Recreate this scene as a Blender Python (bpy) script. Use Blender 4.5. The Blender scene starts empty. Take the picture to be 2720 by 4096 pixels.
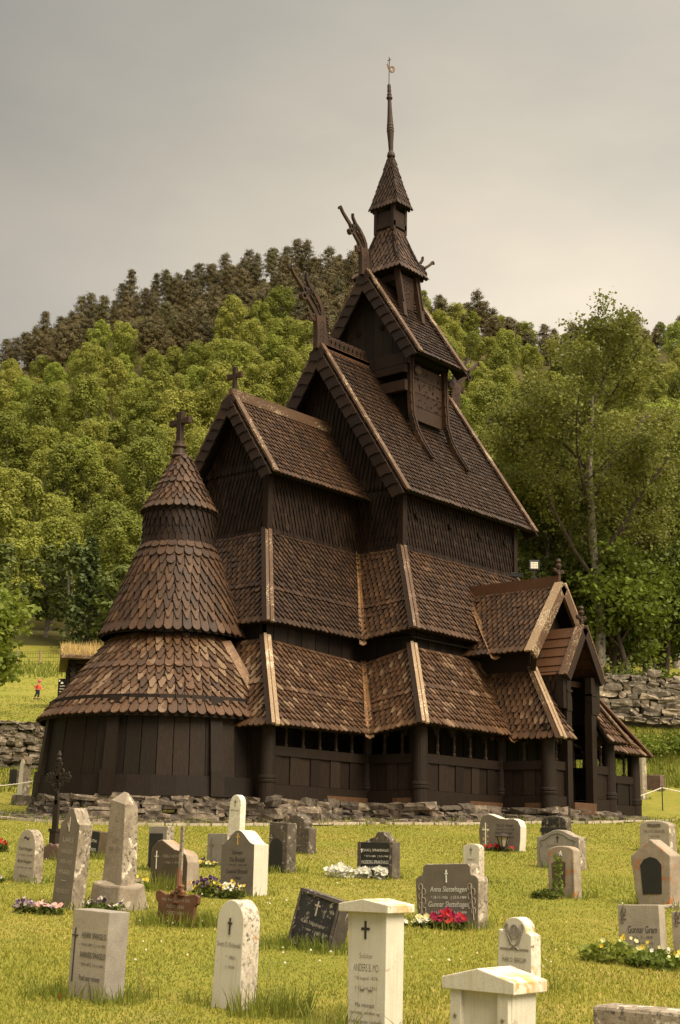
import bpy, bmesh, math, random
from mathutils import Vector, Matrix, Euler
rnd = random.Random(7)
SC = bpy.context.scene
COL = SC.collection
V = Vector
PI = math.pi

# ------------------------------------------------------------------ camera frame used to lay out the site
CX, CY, CZ = -28.356, -24.449, -1.176
YAW, PITCH, ROLL = 0.702, 0.234, 0.018
import json as _j
YAW, PITCH, ROLL, FPX = 0.70155, 0.23403, 0.01796, 5775.07
FX, FY = math.cos(YAW), math.sin(YAW)
RX, RY = math.sin(YAW), -math.cos(YAW)
def to_st(x, y):
    dx, dy = x - CX, y - CY
    return dx*FX + dy*FY, dx*RX + dy*RY
def to_xy(s, t): return CX + s*FX + t*RX, CY + s*FY + t*RY

# ------------------------------------------------------------------ terrain
def lerp_tab(tab, s):
    if s <= tab[0][0]: return tab[0][1]
    for (a, b), (c, d) in zip(tab, tab[1:]):
        if s <= c: return b + (d-b)*(s-a)/(c-a)
    return tab[-1][1]
def sst(a, b, x):
    k = max(0., min(1., (x-a)/(b-a))); return k*k*(3-2*k)
NEAR = [(-40,-5.0),(-6,-3.1),(0,-2.8),(8.5,-2.17),(20,-1.33),(31,-.52),(34.5,-.28)]
TL = NEAR[:-1]+[(36,-.3),(40,.06),(43.4,1.1),(44.6,1.35),(45.2,2.3),(87,7.9),(110,12.4),(140,18.)]
TC = NEAR+[(46,-.12),(52,1.2),(60,4.5),(100,11),(140,19)]
TR = NEAR+[(41,-.06),(43,.3),(45,.75),(48,1.45),(51,2.9),(52,3.34),(52.8,4.9),(60,6.1),(100,13.),(140,21)]
SKY = [(-0.6,.24),(-0.4,.30),(-0.251,.358),(-0.233,.369),(-0.202,.39),(-0.176,.4),(-0.153,.41),(-0.126,.421),(-0.094,.431),(-0.071,.438),(-0.043,.44),(0.008,.439),(0.034,.43),(0.06,.412),(0.088,.405),(0.115,.396),(0.143,.385),(0.189,.389),(0.216,.388),(0.248,.394),(.4,.40),(.6,.38)]
RIDGE = 480.
def hill(s, u):
    top = lerp_tab(SKY, u)*RIDGE - 13 + CZ
    k = (s-140)/(RIDGE-140)
    if k <= 1: return 19 + (top-19)*k
    return top - (s-RIDGE)*.12
def ground(x, y):
    s, t = to_st(x, y)
    if s > 140: return hill(s, t/s)
    k = 60./s if s > 60 else 1.
    wl = sst(-2.5, -8, t*k); wr = sst(4, 8.4, t*k)
    wc = max(0, 1-wl-wr)
    z = wl*lerp_tab(TL, s) + wr*lerp_tab(TR, s) + wc*lerp_tab(TC, s)
    if s > 110:
        q = sst(110, 140, s); z = z*(1-q) + 19*q
    return z
def G(x, y): return V((x, y, ground(x, y)))

# ------------------------------------------------------------------ materials
def newmat(name):
    m = bpy.data.materials.new(name); m.use_nodes = True
    n = m.node_tree.nodes; l = m.node_tree.links
    b = n['Principled BSDF']
    return m, n, l, b
def tc(n, l, kind='Object', scale=(1,1,1)):
    t = n.new('ShaderNodeTexCoord'); mp = n.new('ShaderNodeMapping')
    mp.inputs['Scale'].default_value = scale
    l.new(t.outputs[kind], mp.inputs['Vector']); return mp.outputs['Vector']
def noise(n, l, vec, scale, detail=4, rough=.6):
    t = n.new('ShaderNodeTexNoise'); t.inputs['Scale'].default_value = scale
    t.inputs['Detail'].default_value = detail; t.inputs['Roughness'].default_value = rough
    if vec: l.new(vec, t.inputs['Vector'])
    return t.outputs['Fac']
def ramp(n, l, fac, stops, interp='LINEAR'):
    r = n.new('ShaderNodeValToRGB'); r.color_ramp.interpolation = interp
    e = r.color_ramp.elements
    while len(e) < len(stops): e.new(.5)
    for el, (p, c) in zip(e, stops):
        el.position = p; el.color = (c[0], c[1], c[2], 1) if not isinstance(c, (int, float)) else (c, c, c, 1)
    l.new(fac, r.inputs['Fac']); return r.outputs['Color']
def mix(n, l, fac, a, b, mode='MIX'):
    m = n.new('ShaderNodeMix'); m.data_type = 'RGBA'; m.blend_type = mode
    for s, x in ((m.inputs['Factor'], fac), (m.inputs['A'], a), (m.inputs['B'], b)):
        if isinstance(x, (int, float)): s.default_value = x
        elif isinstance(x, tuple): s.default_value = (x[0], x[1], x[2], 1)
        else: l.new(x, s)
    return m.outputs['Result']
def bump(n, l, b, h, strength=.4, dist=.02):
    k = n.new('ShaderNodeBump'); k.inputs['Strength'].default_value = strength; k.inputs['Distance'].default_value = dist
    l.new(h, k.inputs['Height']); l.new(k.outputs['Normal'], b.inputs['Normal'])

def wood(name, c0, c1, rough=.65, wear=None, wearthr=.62, island=True, grain=(14,14,2.2), bumps=.35, wearscale=1.6, spec=.35):
    m, n, l, b = newmat(name)
    v = tc(n, l, 'Object', grain)
    g = noise(n, l, v, 3, 5, .65)
    col = ramp(n, l, g, [(.3, c0), (.7, c1)])
    if island:
        geo = n.new('ShaderNodeNewGeometry')
        k = ramp(n, l, geo.outputs['Random Per Island'], [(0, (.6,.6,.6)), (.5, (1,1,1)), (.88, (1.3,1.32,1.36)), (1, (1.75,1.95,2.2))])
        col = mix(n, l, 1., col, k, 'MULTIPLY')
    if wear:
        v2 = tc(n, l, 'Object', (1,1,1))
        a = noise(n, l, v2, wearscale, 4, .7); c = noise(n, l, v2, 26, 3, .6)
        mm = n.new('ShaderNodeMath'); mm.operation = 'MULTIPLY'; l.new(a, mm.inputs[0]); l.new(c, mm.inputs[1])
        if island:
            ma = n.new('ShaderNodeMath'); ma.operation = 'MULTIPLY_ADD'; l.new(geo.outputs['Random Per Island'], ma.inputs[0]); ma.inputs[1].default_value = .55; l.new(a, ma.inputs[2])
            f1 = ramp(n, l, ma.outputs[0], [(wearthr+.38, 0.), (wearthr+.78, .85)]); v3 = tc(n, l, 'Object', (34,34,8)); st = ramp(n, l, noise(n, l, v3, 2.4, 4, .7), [(.44, .0), (.62, 1.)])
            f = mix(n, l, 1., f1, st, 'MULTIPLY')
        else: f = ramp(n, l, mm.outputs[0], [(wearthr*.5, 0.), (wearthr*.5+.07, 1.)])
        col = mix(n, l, f, col, wear)
    l.new(col, b.inputs['Base Color'])
    b.inputs['Roughness'].default_value = rough
    b.inputs['Specular IOR Level'].default_value = spec
    bump(n, l, b, g, bumps, .01)
    return m
def stone(name, c0, c1, spots=None, spot_scale=45, thr=.55, rough=.85, grain=120, patch=None, patchthr=.6, bumps=.3, streak=None, island=False):
    m, n, l, b = newmat(name)
    v = tc(n, l, 'Object')
    a = noise(n, l, v, 6, 5, .6); g = noise(n, l, v, grain, 2, .5)
    col = ramp(n, l, a, [(.3, c0), (.7, c1)])
    gr = ramp(n, l, g, [(.3, .8), (.7, 1.16)])
    col = mix(n, l, 1., col, gr, 'MULTIPLY')
    if patch:
        p = noise(n, l, v, 7.5, 5, .65)
        col = mix(n, l, ramp(n, l, p, [(patchthr, 0.), (patchthr+.04, 1.)]), col, patch)
    if spots:
        s = noise(n, l, v, spot_scale, 4, .65)
        col = mix(n, l, mix(n, l, 1., ramp(n, l, s, [(thr, 0.), (thr+.06, .9)]), ramp(n, l, noise(n, l, v, 5, 3, .6), [(.36, .12), (.58, 1.)]), 'MULTIPLY'), col, spots)
    if island:
        geo = n.new('ShaderNodeNewGeometry'); col = mix(n, l, 1., col, ramp(n, l, geo.outputs['Random Per Island'], [(0, (.5,.48,.46)), (.5, (1,1,1)), (1, (1.6,1.55,1.5))]), 'MULTIPLY')
    if streak:
        v2 = tc(n, l, 'Object', (22, 22, 1.2)); s = noise(n, l, v2, 2, 3, .6)
        col = mix(n, l, ramp(n, l, s, [(.5, 0.), (.75, .7)]), col, streak)
    l.new(col, b.inputs['Base Color']); b.inputs['Roughness'].default_value = rough
    bump(n, l, b, a, bumps, .02)
    return m
def plain(name, c, rough=.6, metal=0., var=.25, spec=.4, scale=30):
    m, n, l, b = newmat(name)
    v = tc(n, l, 'Object'); a = noise(n, l, v, scale, 4, .6)
    col = ramp(n, l, a, [(.25, tuple(x*(1-var) for x in c)), (.75, tuple(x*(1+var) for x in c))])
    l.new(col, b.inputs['Base Color']); b.inputs['Roughness'].default_value = rough; b.inputs['Metallic'].default_value = metal
    b.inputs['Specular IOR Level'].default_value = spec
    bump(n, l, b, a, .15, .005)
    return m
def leaf(name, c0, c1, transl=.35, objvar=True, scale=.35):
    m, n, l, b = newmat(name)
    geo = n.new('ShaderNodeNewGeometry')
    v = tc(n, l, 'Object'); a = noise(n, l, v, scale, 3, .6)
    col = ramp(n, l, a, [(.3, c0), (.7, c1)])
    k = ramp(n, l, geo.outputs['Random Per Island'], [(0, .78), (1, 1.22)])
    col = mix(n, l, 1., col, k, 'MULTIPLY')
    if objvar:
        oi = n.new('ShaderNodeObjectInfo')
        k = ramp(n, l, oi.outputs['Random'], [(0, (.62,.68,.6)), (.3, (.9,.94,.85)), (.6, (1.0,1.0,1.0)), (.8, (1.12,1.08,1.15)), (1, (1.02,1.2,1.0))])
        col = mix(n, l, 1., col, k, 'MULTIPLY')
    l.new(col, b.inputs['Base Color']); b.inputs['Roughness'].default_value = .6
    b.inputs['Specular IOR Level'].default_value = .25
    t = n.new('ShaderNodeBsdfTranslucent'); l.new(col, t.inputs['Color'])
    ms = n.new('ShaderNodeMixShader'); ms.inputs['Fac'].default_value = transl
    l.new(b.outputs['BSDF'], ms.inputs[1]); l.new(t.outputs['BSDF'], ms.inputs[2])
    l.new(ms.outputs['Shader'], n['Material Output'].inputs['Surface'])
    return m

M = {}
M['shingle'] = wood('tarred_shingle', (.0135,.006,.0024), (.047,.0215,.0084), .62, (.24,.16,.09), .66, spec=.28)
M['shingle_worn'] = wood('worn_shingle', (.027,.0122,.0048), (.100,.0465,.0182), .6, (.255,.185,.115), .575, wearscale=.8, spec=.3)
M['shingle_mid'] = wood('weathered_shingle', (.020,.009,.0035), (.072,.033,.0128), .6, (.23,.165,.10), .635, wearscale=1.1, spec=.3)
M['wallsh'] = wood('wall_shingle', (.0085,.0038,.0015), (.0215,.0099,.004), .65, spec=.2)
M['tar'] = wood('tarred_plank', (.0085,.0048,.0026), (.019,.0108,.0058), .65, island=True, bumps=.6, spec=.2)
M['tarboard'] = wood('tarred_board', (.0105,.0048,.002), (.025,.0115,.0048), .6, island=True, spec=.25)
M['under'] = wood('dark_underside', (.006,.0038,.0023), (.011,.007,.0042), .8, island=False, spec=.15)  # near-black so gaps between shingles show as deep shade, put into the colour
M['carved'] = wood('carved_wood', (.018,.0083,.0035), (.044,.021,.009), .6, (.2,.15,.1), .8, spec=.3)
M['trim'] = wood('bare_trim', (.05,.024,.0105), (.11,.06,.029), .6, (.36,.27,.17), .60, island=False, spec=.35)
M['palewood'] = wood('pale_split_wood', (.16,.095,.048), (.34,.24,.145), .65, (.5,.42,.3), .62, island=False)
M['redwood'] = wood('reddish_wood', (.05,.02,.0075), (.105,.045,.0175), .6, (.2,.14,.09), .8, island=False)
M['rawsill'] = wood('scuffed_sill', (.035,.016,.0065), (.13,.06,.024), .7, island=False)
M['flash'] = stone('rusty_flashing', (.055,.025,.009), (.16,.075,.026), (.40,.24,.085), 34, .55, .5, 60)
M['rock'] = stone('field_stone', (.07,.055,.039), (.25,.205,.148), (.46,.40,.30), 9, .58, .9, 50, (.03,.024,.018), .68, .7, None, True)
M['rockdark'] = stone('foundation_stone', (.042,.033,.025), (.175,.138,.098), (.36,.30,.21), 12, .63, .9, 40, (.028,.02,.014), .6, .7, None, True)
M['rust'] = stone('rusted_iron', (.085,.032,.014), (.18,.078,.036), (.3,.16,.08), 60, .6, .8)
M['iron'] = plain('wrought_iron', (.028,.018,.012), .7, .3)
M['gilt'] = plain('gilded_copper', (.19,.11,.06), .4, .6)
M['black'] = plain('black_metal', (.018,.017,.016), .45, .1)
M['lampglass'] = plain('lamp_glass', (.75,.72,.6), .15)
M['rope'] = plain('pale_rope', (.62,.56,.45), .8)
M['greenpost'] = plain('green_post', (.02,.035,.02), .5)
M['ltr_dark'] = plain('dark_lettering', (.035,.03,.026), .7)
M['ltr_soft'] = plain('faded_lettering', (.16,.135,.10), .8)
M['ltr_white'] = plain('white_lettering', (.72,.69,.6), .7)
M['ltr_gold'] = plain('gilded_lettering', (.55,.36,.08), .5, .2)
# gravestones
M['g_beige'] = stone('beige_granite', (.30,.25,.19), (.40,.34,.26), (.2,.16,.12), 80, .62)
M['g_brown'] = stone('brown_granite', (.125,.10,.075), (.17,.138,.105), None, rough=.6)
M['g_grey'] = stone('grey_granite', (.20,.175,.145), (.28,.245,.20), (.36,.32,.26), 70, .62)
M['g_lichen'] = stone('lichened_stone', (.17,.13,.09), (.36,.30,.22), (.045,.036,.028), 26, .53, .9, 90, (.56,.50,.39), .56, .6)
M['g_pillar'] = stone('worn_pillar_stone', (.19,.15,.105), (.30,.245,.18), (.07,.055,.042), 60, .6, .9, 90, (.44,.38,.29), .62, .4)
M['g_darklichen'] = stone('dark_lichened_stone', (.045,.034,.025), (.11,.085,.06), (.40,.36,.28), 22, .58, .9, 90, bumps=.5)
M['g_black'] = stone('black_stone', (.013,.012,.011), (.022,.02,.018), None, rough=.45)
M['g_blackspot'] = stone('spotted_black_stone', (.010,.009,.008), (.025,.022,.02), (.40,.35,.26), 17, .56, .75, 60, (.22,.185,.135), .6)
M['g_white'] = stone('white_marble_and_lit_sides', (.52,.475,.38), (.60,.555,.45), None, grain=300, rough=.7, bumps=.08, streak=(.46,.37,.23), patch=(.40,.34,.25), patchthr=.62)  # marble; also the painted sunlit-side colour of two brown headstones
M['g_whitespot'] = stone('pitted_marble', (.56,.51,.41), (.68,.62,.51), (.12,.095,.07), 42, .68, .75, 20)
M['g_whiteside'] = stone('cracked_marble_side', (.40,.33,.25), (.56,.50,.40), (.10,.075,.055), 34, .52, .85, 50, (.42,.17,.035), .64, .6)
M['g_cap'] = stone('lichened_marble_cap', (.55,.50,.40), (.66,.60,.49), (.46,.29,.06), 12, .5, .8, 30, (.20,.13,.08), .60)
M['g_rust'] = stone('orange_lichened_stone', (.22,.17,.12), (.34,.28,.21), (.38,.13,.035), 9, .54, .9, 90)
M['g_polished'] = stone('polished_brown_stone', (.06,.042,.028), (.10,.07,.045), None, rough=.3, grain=160)
M['g_redblock'] = stone('red_brown_stone', (.09,.05,.035), (.16,.10,.07), (.3,.24,.18), 30, .65)
# vegetation
M['leaf_hill'] = leaf('hill_leaf', (.195,.205,.031), (.295,.298,.052), .42)
M['leaf_birch'] = leaf('birch_leaf', (.115,.127,.022), (.19,.20,.038), .4, True, .5)
M['leaf_fresh'] = leaf('fresh_leaf', (.135,.17,.022), (.21,.245,.035), .4, True, .5)
M['leaf_dark'] = leaf('deep_green_leaf', (.068,.088,.015), (.115,.13,.024), .32, True, .5)  # deep green foliage colour for darker trees, shrubs and flower leaves
M['needle'] = leaf('pine_needle', (.068,.053,.015), (.112,.085,.024), .15)
M['spruce'] = leaf('spruce_needle', (.048,.068,.016), (.08,.102,.026), .15)
M['bark'] = stone('birch_bark', (.10,.085,.065), (.34,.29,.22), (.03,.025,.02), 5, .56, .9, 20)
M['barkbrown'] = stone('brown_bark', (.045,.032,.022), (.09,.062,.04), None, rough=.9)
M['barkpine'] = stone('pine_bark', (.14,.075,.035), (.24,.13,.06), None, rough=.9)
M['blade'] = leaf('grass_blade', (.215,.22,.031), (.325,.30,.046), .38, False, .9)
M['blade_green'] = leaf('green_grass_blade', (.165,.19,.026), (.26,.262,.04), .38, False, .8)
M['blade_dark'] = leaf('lush_grass_blade', (.12,.15,.02), (.20,.215,.033), .35, False, .6)
M['blade_dry'] = leaf('dry_grass_blade', (.42,.30,.11), (.60,.44,.18), .3, False, .6)
M['stalk'] = plain('dry_stalk', (.16,.11,.045), .8)
def petal(name, c): return leaf(name, tuple(x*.85 for x in c), c, .25, False, 5)
M['p_pink'] = petal('pink_petal', (.72,.42,.36)); M['p_white'] = petal('white_petal', (.74,.70,.58)); M['p_red'] = petal('red_petal', (.42,.02,.02))
M['p_crim'] = petal('crimson_petal', (.30,.012,.05)); M['p_yellow'] = petal('yellow_petal', (.72,.52,.05)); M['p_purple'] = petal('purple_petal', (.07,.03,.09))
M['p_lilac'] = petal('lilac_petal', (.42,.32,.34)); M['p_silver'] = petal('silver_leaf', (.62,.60,.50)); M['p_pale'] = petal('pale_yellow_petal', (.72,.66,.30))

# ------------------------------------------------------------------ mesh helper
class MB:
    def __init__(s): s.v = []; s.f = []; s.m = []
    def add(s, vs, fs, mat=0):
        o = len(s.v); s.v.extend([tuple(x) for x in vs])
        for f in fs: s.f.append(tuple(i+o for i in f)); s.m.append(mat)
    def hexa(s, p, mat=0):      # 8 points: bottom 0-3, top 4-7
        s.add(p, [(3,2,1,0),(4,5,6,7),(0,1,5,4),(1,2,6,5),(2,3,7,6),(3,0,4,7)], mat)
    def box(s, c, d, mat=0, rz=0.):
        x, y, z = d[0]/2, d[1]/2, d[2]/2; R = Matrix.Rotation(rz, 3, 'Z'); c = V(c)
        s.hexa([c+R@V(q) for q in ((-x,-y,-z),(x,-y,-z),(x,y,-z),(-x,y,-z),(-x,-y,z),(x,-y,z),(x,y,z),(-x,y,z))], mat)
    def beam(s, p0, p1, w, h, up=(0,0,1), mat=0, off=0., w1=None):
        p0 = V(p0); p1 = V(p1); d = (p1-p0).normalized(); u = V(up); u = (u-d*u.dot(d)).normalized(); r = d.cross(u)
        a, b = w/2, h/2; a1 = (w1 or w)/2; p0 = p0+u*off; p1 = p1+u*off
        s.hexa([p0-r*a-u*b, p0+r*a-u*b, p1+r*a1-u*b, p1-r*a1-u*b, p0-r*a+u*b, p0+r*a+u*b, p1+r*a1+u*b, p1-r*a1+u*b], mat)
    def tube(s, pts, rad, n=8, mat=0, cap=True):
        pts = [V(p) for p in pts]
        if isinstance(rad, (int, float)): rad = [rad]*len(pts)
        rings = []; ref = None
        for i, p in enumerate(pts):
            d = (pts[min(i+1, len(pts)-1)] - pts[max(i-1, 0)]).normalized()
            if ref is None: ref = V((1,0,0)) if abs(d.z) > .8 else V((0,0,1))
            a = (ref - d*ref.dot(d)).normalized(); b = d.cross(a); ref = a
            rings.append([p + (a*math.cos(2*PI*k/n) + b*math.sin(2*PI*k/n))*rad[i] for k in range(n)])
        vs = [q for r in rings for q in r]; fs = []
        for i in range(len(pts)-1):
            for k in range(n):
                k2 = (k+1) % n; fs.append((i*n+k, i*n+k2, (i+1)*n+k2, (i+1)*n+k))
        if cap: fs.append(tuple(range(n))[::-1]); fs.append(tuple((len(pts)-1)*n+k for k in range(n)))
        s.add(vs, fs, mat)
    def lathe(s, prof, c=(0,0,0), n=16, mat=0, lean=(0,0)):
        z0 = prof[0][1]
        s.tube2([(V((c[0]+lean[0]*(z-z0), c[1]+lean[1]*(z-z0), c[2]+z)), r) for r, z in prof], n, mat)
    def tube2(s, pr, n, mat):
        vs = []; fs = []
        for p, r in pr: vs += [p + V((math.cos(2*PI*k/n)*r, math.sin(2*PI*k/n)*r, 0)) for k in range(n)]
        for i in range(len(pr)-1):
            for k in range(n):
                k2 = (k+1) % n; fs.append((i*n+k, i*n+k2, (i+1)*n+k2, (i+1)*n+k))
        fs.append(tuple(range(n))[::-1]); fs.append(tuple((len(pr)-1)*n+k for k in range(n)))
        s.add(vs, fs, mat)
    def prism(s, out, o, ax, ay, depth, mat=0, sidemat=None, backmat=None):   # outline in plane (ax, ay), extruded by vector depth
        o = V(o); ax = V(ax); ay = V(ay); dp = V(depth); n = len(out)
        f = [o+ax*a+ay*b for a, b in out]; k = [q+dp for q in f]
        flip = ax.cross(ay).dot(dp) > 0
        ff = tuple(range(n)); kk = tuple(range(n, 2*n))
        s.add(f+k, [], mat); base = len(s.v)-2*n
        def put(t, m): s.f.append(tuple(i+base for i in t)); s.m.append(m)
        put(ff[::-1] if flip else ff, mat); put(kk if flip else kk[::-1], mat if backmat is None else backmat)
        sm = mat if sidemat is None else sidemat
        for i in range(n):
            j = (i+1) % n; t = (i, j, n+j, n+i); put(t if flip else t[::-1], sm)
    def quad(s, c, ax, ay, mat=0): s.add([c-ax-ay, c+ax-ay, c+ax+ay, c-ax+ay], [(0,1,2,3)], mat)
    def build(s, name, mats, parent=None, smooth=False, bevel=0, loc=None):
        me = bpy.data.meshes.new(name); me.from_pydata(s.v, [], s.f)
        if not isinstance(mats, (list, tuple)): mats = [mats]
        for m in mats: me.materials.append(M[m] if isinstance(m, str) else m)
        me.polygons.foreach_set('material_index', s.m)
        if smooth: me.polygons.foreach_set('use_smooth', [True]*len(s.f))
        me.update()
        o = bpy.data.objects.new(name, me); COL.objects.link(o)
        if parent: o.parent = parent
        if loc: o.location = loc
        if bevel:
            b = o.modifiers.new('bevel', 'BEVEL'); b.width = bevel; b.segments = 2; b.limit_method = 'ANGLE'
        return o
def tag(o, label=None, cat=None, group=None, kind=None):
    if label: o['label'] = label
    if cat: o['category'] = cat
    if group: o['group'] = group
    if kind: o['kind'] = kind
    return o
def empty(name, loc=(0,0,0), rot=(0,0,0), label=None, cat=None, group=None):
    o = bpy.data.objects.new(name, None); COL.objects.link(o); o.location = loc; o.rotation_euler = rot
    o.empty_display_size = .2
    return tag(o, label, cat, group)
def copy_tree(o, parent=None):
    c = o.copy(); COL.objects.link(c); c.parent = parent
    for ch in o.children: copy_tree(ch, c)
    return c

# ------------------------------------------------------------------ shingles
POINT = [(-1,0),(1,0),(1,.40),(.27,.96),(.12,1),(-.12,1),(-.27,.96),(-1,.40)]
ROUND = [(-1,0),(1,0),(1,.78),(.72,.92),(.26,1),(-.26,1),(-.72,.92),(-1,.78)]
def shingle_geo(mb, pts, lows, mat):
    n = len(pts); b = len(mb.v)
    mb.v.extend([tuple(p) for p in pts]+[tuple(p) for p in lows])
    mb.f.append(tuple(b+i for i in range(n))); mb.m.append(mat)
    for i in range(1, n):
        j = (i+1) % n; mb.f.append((b+i, b+n+i, b+n+j, b+j)); mb.m.append(mat)
def patch(mb, A, B, D, C, w, e, out, thick=.036, mat=0, under=1, rounds=None, ext=.05, slab=.07, sag=0.):
    """shingled slope: A top left, B top right, D bottom right, C bottom left"""
    A, B, C, D = V(A), V(B), V(C), V(D); out = V(out)
    nrm = ((B+D-A-C).cross(C+D-A-B)).normalized()
    if nrm.dot(out) < 0: nrm = -nrm
    eb = (D-C).normalized(); H = ((C+D)-(A+B)).length/2; rows = max(3, round(H/e)); ex = ext/H
    L = lambda v: A+(C-A)*v
    R = lambda v: B+(D-B)*v
    am = lambda v: ((L(v)-C).dot(eb), (R(v)-C).dot(eb))
    def P(a, v):
        a0, a1 = am(v); a = min(max(a, a0), a1); k = 0 if a1-a0 < 1e-4 else (a-a0)/(a1-a0)
        vv = min(max(v, 0), 1)
        return L(v)+(R(v)-L(v))*k - nrm*(sag*4*vv*(1-vv))
    dn = (C+D-A-B).normalized()
    q = [P(am(v)[0], v) for v in (0, .5, 1)]+[P(am(v)[1], v) for v in (1, .5, 0)]
    n6 = len(q); mb.add(q+[p-nrm*slab for p in q], [(0,1,4,5),(1,2,3,4),(11,10,7,6),(10,9,8,7)]+[(i, n6+i, n6+(i+1) % n6, (i+1) % n6) for i in range(n6)], under)
    rr = set(rounds or ())
    for i in range(rows):
        v0 = max(-.0, (i-.8)/rows); last = i == rows-1; v1 = (i+1)/rows+(ex if last else 0)
        a0, a1 = am((i+1)/rows); k = math.floor(a0/w)-1
        while True:
            a = (k+.5*(i % 2)+.5)*w; k += 1
            if a > a1+.42*w: break
            if a < a0-.42*w: continue
            sh = ROUND if (last or (i-rows) in rr or rnd.random() < .03) else POINT
            dv = rnd.uniform(-.06, .06)/rows; aj = a+rnd.uniform(-.04, .04)*w; lf = rnd.uniform(-.006, .010); tl = rnd.uniform(-.006, .006)
            pts = []; lows = []
            for oa, ov in sh:
                v = v0+(v1-v0)*ov + (dv if ov > 0 else 0)
                p = P(aj+oa*w*.455, v)+nrm*(.004+thick*(1.9*ov)+(lf if ov > 0 else 0)+tl*oa*ov)
                pts.append(p); lows.append(p-nrm*thick)
            shingle_geo(mb, pts, lows, mat)
def cone(mb, cx, cy, prof, a0, a1, w, e, thick=.034, mat=0, under=1, rounds=None, ext=.05, slab=.06, full=False):
    """shingled surface of revolution; prof from top to bottom [(r, z)]"""
    seg = [math.dist(p, q) for p, q in zip(prof, prof[1:])]; T = sum(seg)
    def pr(v):
        d = v*T
        for i, sg in enumerate(seg):
            if d <= sg or i == len(seg)-1:
                (r0, z0), (r1, z1) = prof[i], prof[i+1]; k = d/sg
                tr, tz = (r1-r0)/sg, (z1-z0)/sg
                return r0+(r1-r0)*k, z0+(z1-z0)*k, -tz, tr
            d -= sg
    N = 40; st = [i/N for i in range(N+1)]; vs = [0, .2, .4, .6, .8, 1]
    ring = []
    for v in vs:
        r, z, _, _ = pr(v); ring.append([V((cx+r*math.cos(a0+(a1-a0)*q), cy+r*math.sin(a0+(a1-a0)*q), z)) for q in st])
    for i in range(len(vs)-1):
        for k in range(N):
            a, b, c, d = ring[i][k], ring[i][k+1], ring[i+1][k+1], ring[i+1][k]
            dd = V((0,0,-slab)); mb.add([a,b,c,d], [(3,2,1,0)], under); mb.add([a+dd,b+dd,c+dd,d+dd], [(0,1,2,3)], under)
    for k in range(N):
        a, b = ring[-1][k], ring[-1][k+1]; mb.add([a,b,b+V((0,0,-slab)),a+V((0,0,-slab))], [(0,1,2,3),], under)
    rows = max(2, round(T/e)); rr = set(rounds or ())
    for i in range(rows):
        last = i == rows-1
        v0 = max(0, (i-.8)/rows); v1 = (i+1)/rows+(ext/T if last else 0)
        r = max(pr(min(1, (i+.7)/rows))[0], .05); n = max(5, round((a1-a0)*r/w)); da = (a1-a0)/n
        for k in range(n + (0 if full else 1)):
            ac = a0+(k+.5*(i % 2))*da
            sh = ROUND if (last or (i-rows) in rr or rnd.random() < .05) else POINT
            dv = rnd.uniform(-.05, .05)/rows; lf = rnd.uniform(-.006, .010); aj = rnd.uniform(-.04, .04)*da; tl = rnd.uniform(-.006, .006)
            pts = []; lows = []
            for oa, ov in sh:
                v = v0+(v1-v0)*ov+(dv if ov > 0 else 0); rr_, z, nr, nz = pr(min(v, 1))
                if v > 1: rr_ += -nz*0+(v-1)*T*(nz); z -= (v-1)*T*nr
                an = ac+aj+oa*da*.455; off = .004+thick*1.9*ov+(lf if ov > 0 else 0)+tl*oa*ov
                ca, sa = math.cos(an), math.sin(an)
                p = V((cx+(rr_+nr*off)*ca, cy+(rr_+nr*off)*sa, z+nz*off))
                pts.append(p); lows.append(p-V((nr*ca, nr*sa, nz))*thick)
            shingle_geo(mb, pts[::-1] if False else pts, lows, mat)
# ================================================================== THE STAVE CHURCH
church = empty('stave_church', (0,0,0), label='dark tarred timber stave church with tiered shingle roofs, dragon heads and a tall thin spire', cat='church')
def part(mb, name, mats, **k): return mb.build(name, mats, church, **k)
XW = 5.11; WC = 1.06; WN = 2.57
def poly(d, far=True): return [(-3.4-d,-WC-d),(-d,-WC-d),(-d,-WN-d),(XW+d,-WN-d),(XW+d,WN+d),(-d,WN+d),(-d,WC+d),(-3.4-d,WC+d)]
# --- main roof corners, near side measured, far side mirrored
ut = dict(c=(-3.40,-1.04,6.48), v=(0.01,-1.10,6.47), n=(-.02,-2.56,6.46), w=(5.11,-2.57,6.49))
u = dict(c=(-4.82,-2.50,3.94), v=(-1.45,-2.50,3.92), n=(-1.45,-4.07,4.09), w=(6.50,-4.05,4.02))
lt = dict(c=(-4.71,-2.32,3.58), v=(-1.25,-2.37,3.385), n=(-1.32,-3.90,3.68), w=(6.38,-3.88,3.62))
lo = dict(c=(-5.97,-3.80,1.49), v=(-2.67,-3.73,1.52), n=(-2.70,-5.27,1.72), w=(7.55,-5.26,1.62))
mir = lambda p: (p[0], -p[1], p[2])
def tier(top, bot, name, mat, w, e, sides):
    for key, (a, b, out, m, fine) in sides.items():
        mb = MB(); A, C = top[a[0]], bot[a[0]]; B, D = top[b[0]], bot[b[0]]
        if a[1:] == 'f': A, C = mir(A), mir(C)
        if b[1:] == 'f': B, D = mir(B), mir(D)
        patch(mb, A, B, D, C, w if fine else w*1.6, e if fine else e*1.6, out, rounds=(-7,) if fine else None, sag=.05)
        part(mb, name, [m, 'under'])
SIDES = lambda m1, m2, m3: dict(
    e=(('cf'),('c'),(-1,0,1),m1,True), cn=('c','v',(0,-1,1),m1,True), ne=('v','n',(-1,0,1),m2,True), nn=('n','w',(0,-1,1),m3,True),
    w=('w','wf',(1,0,1),m1,False), fn=('wf','nf',(0,1,1),m1,False), fe=('nf','vf',(-1,0,1),m1,False), fc=('vf','cf',(0,1,1),m1,False))
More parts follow.
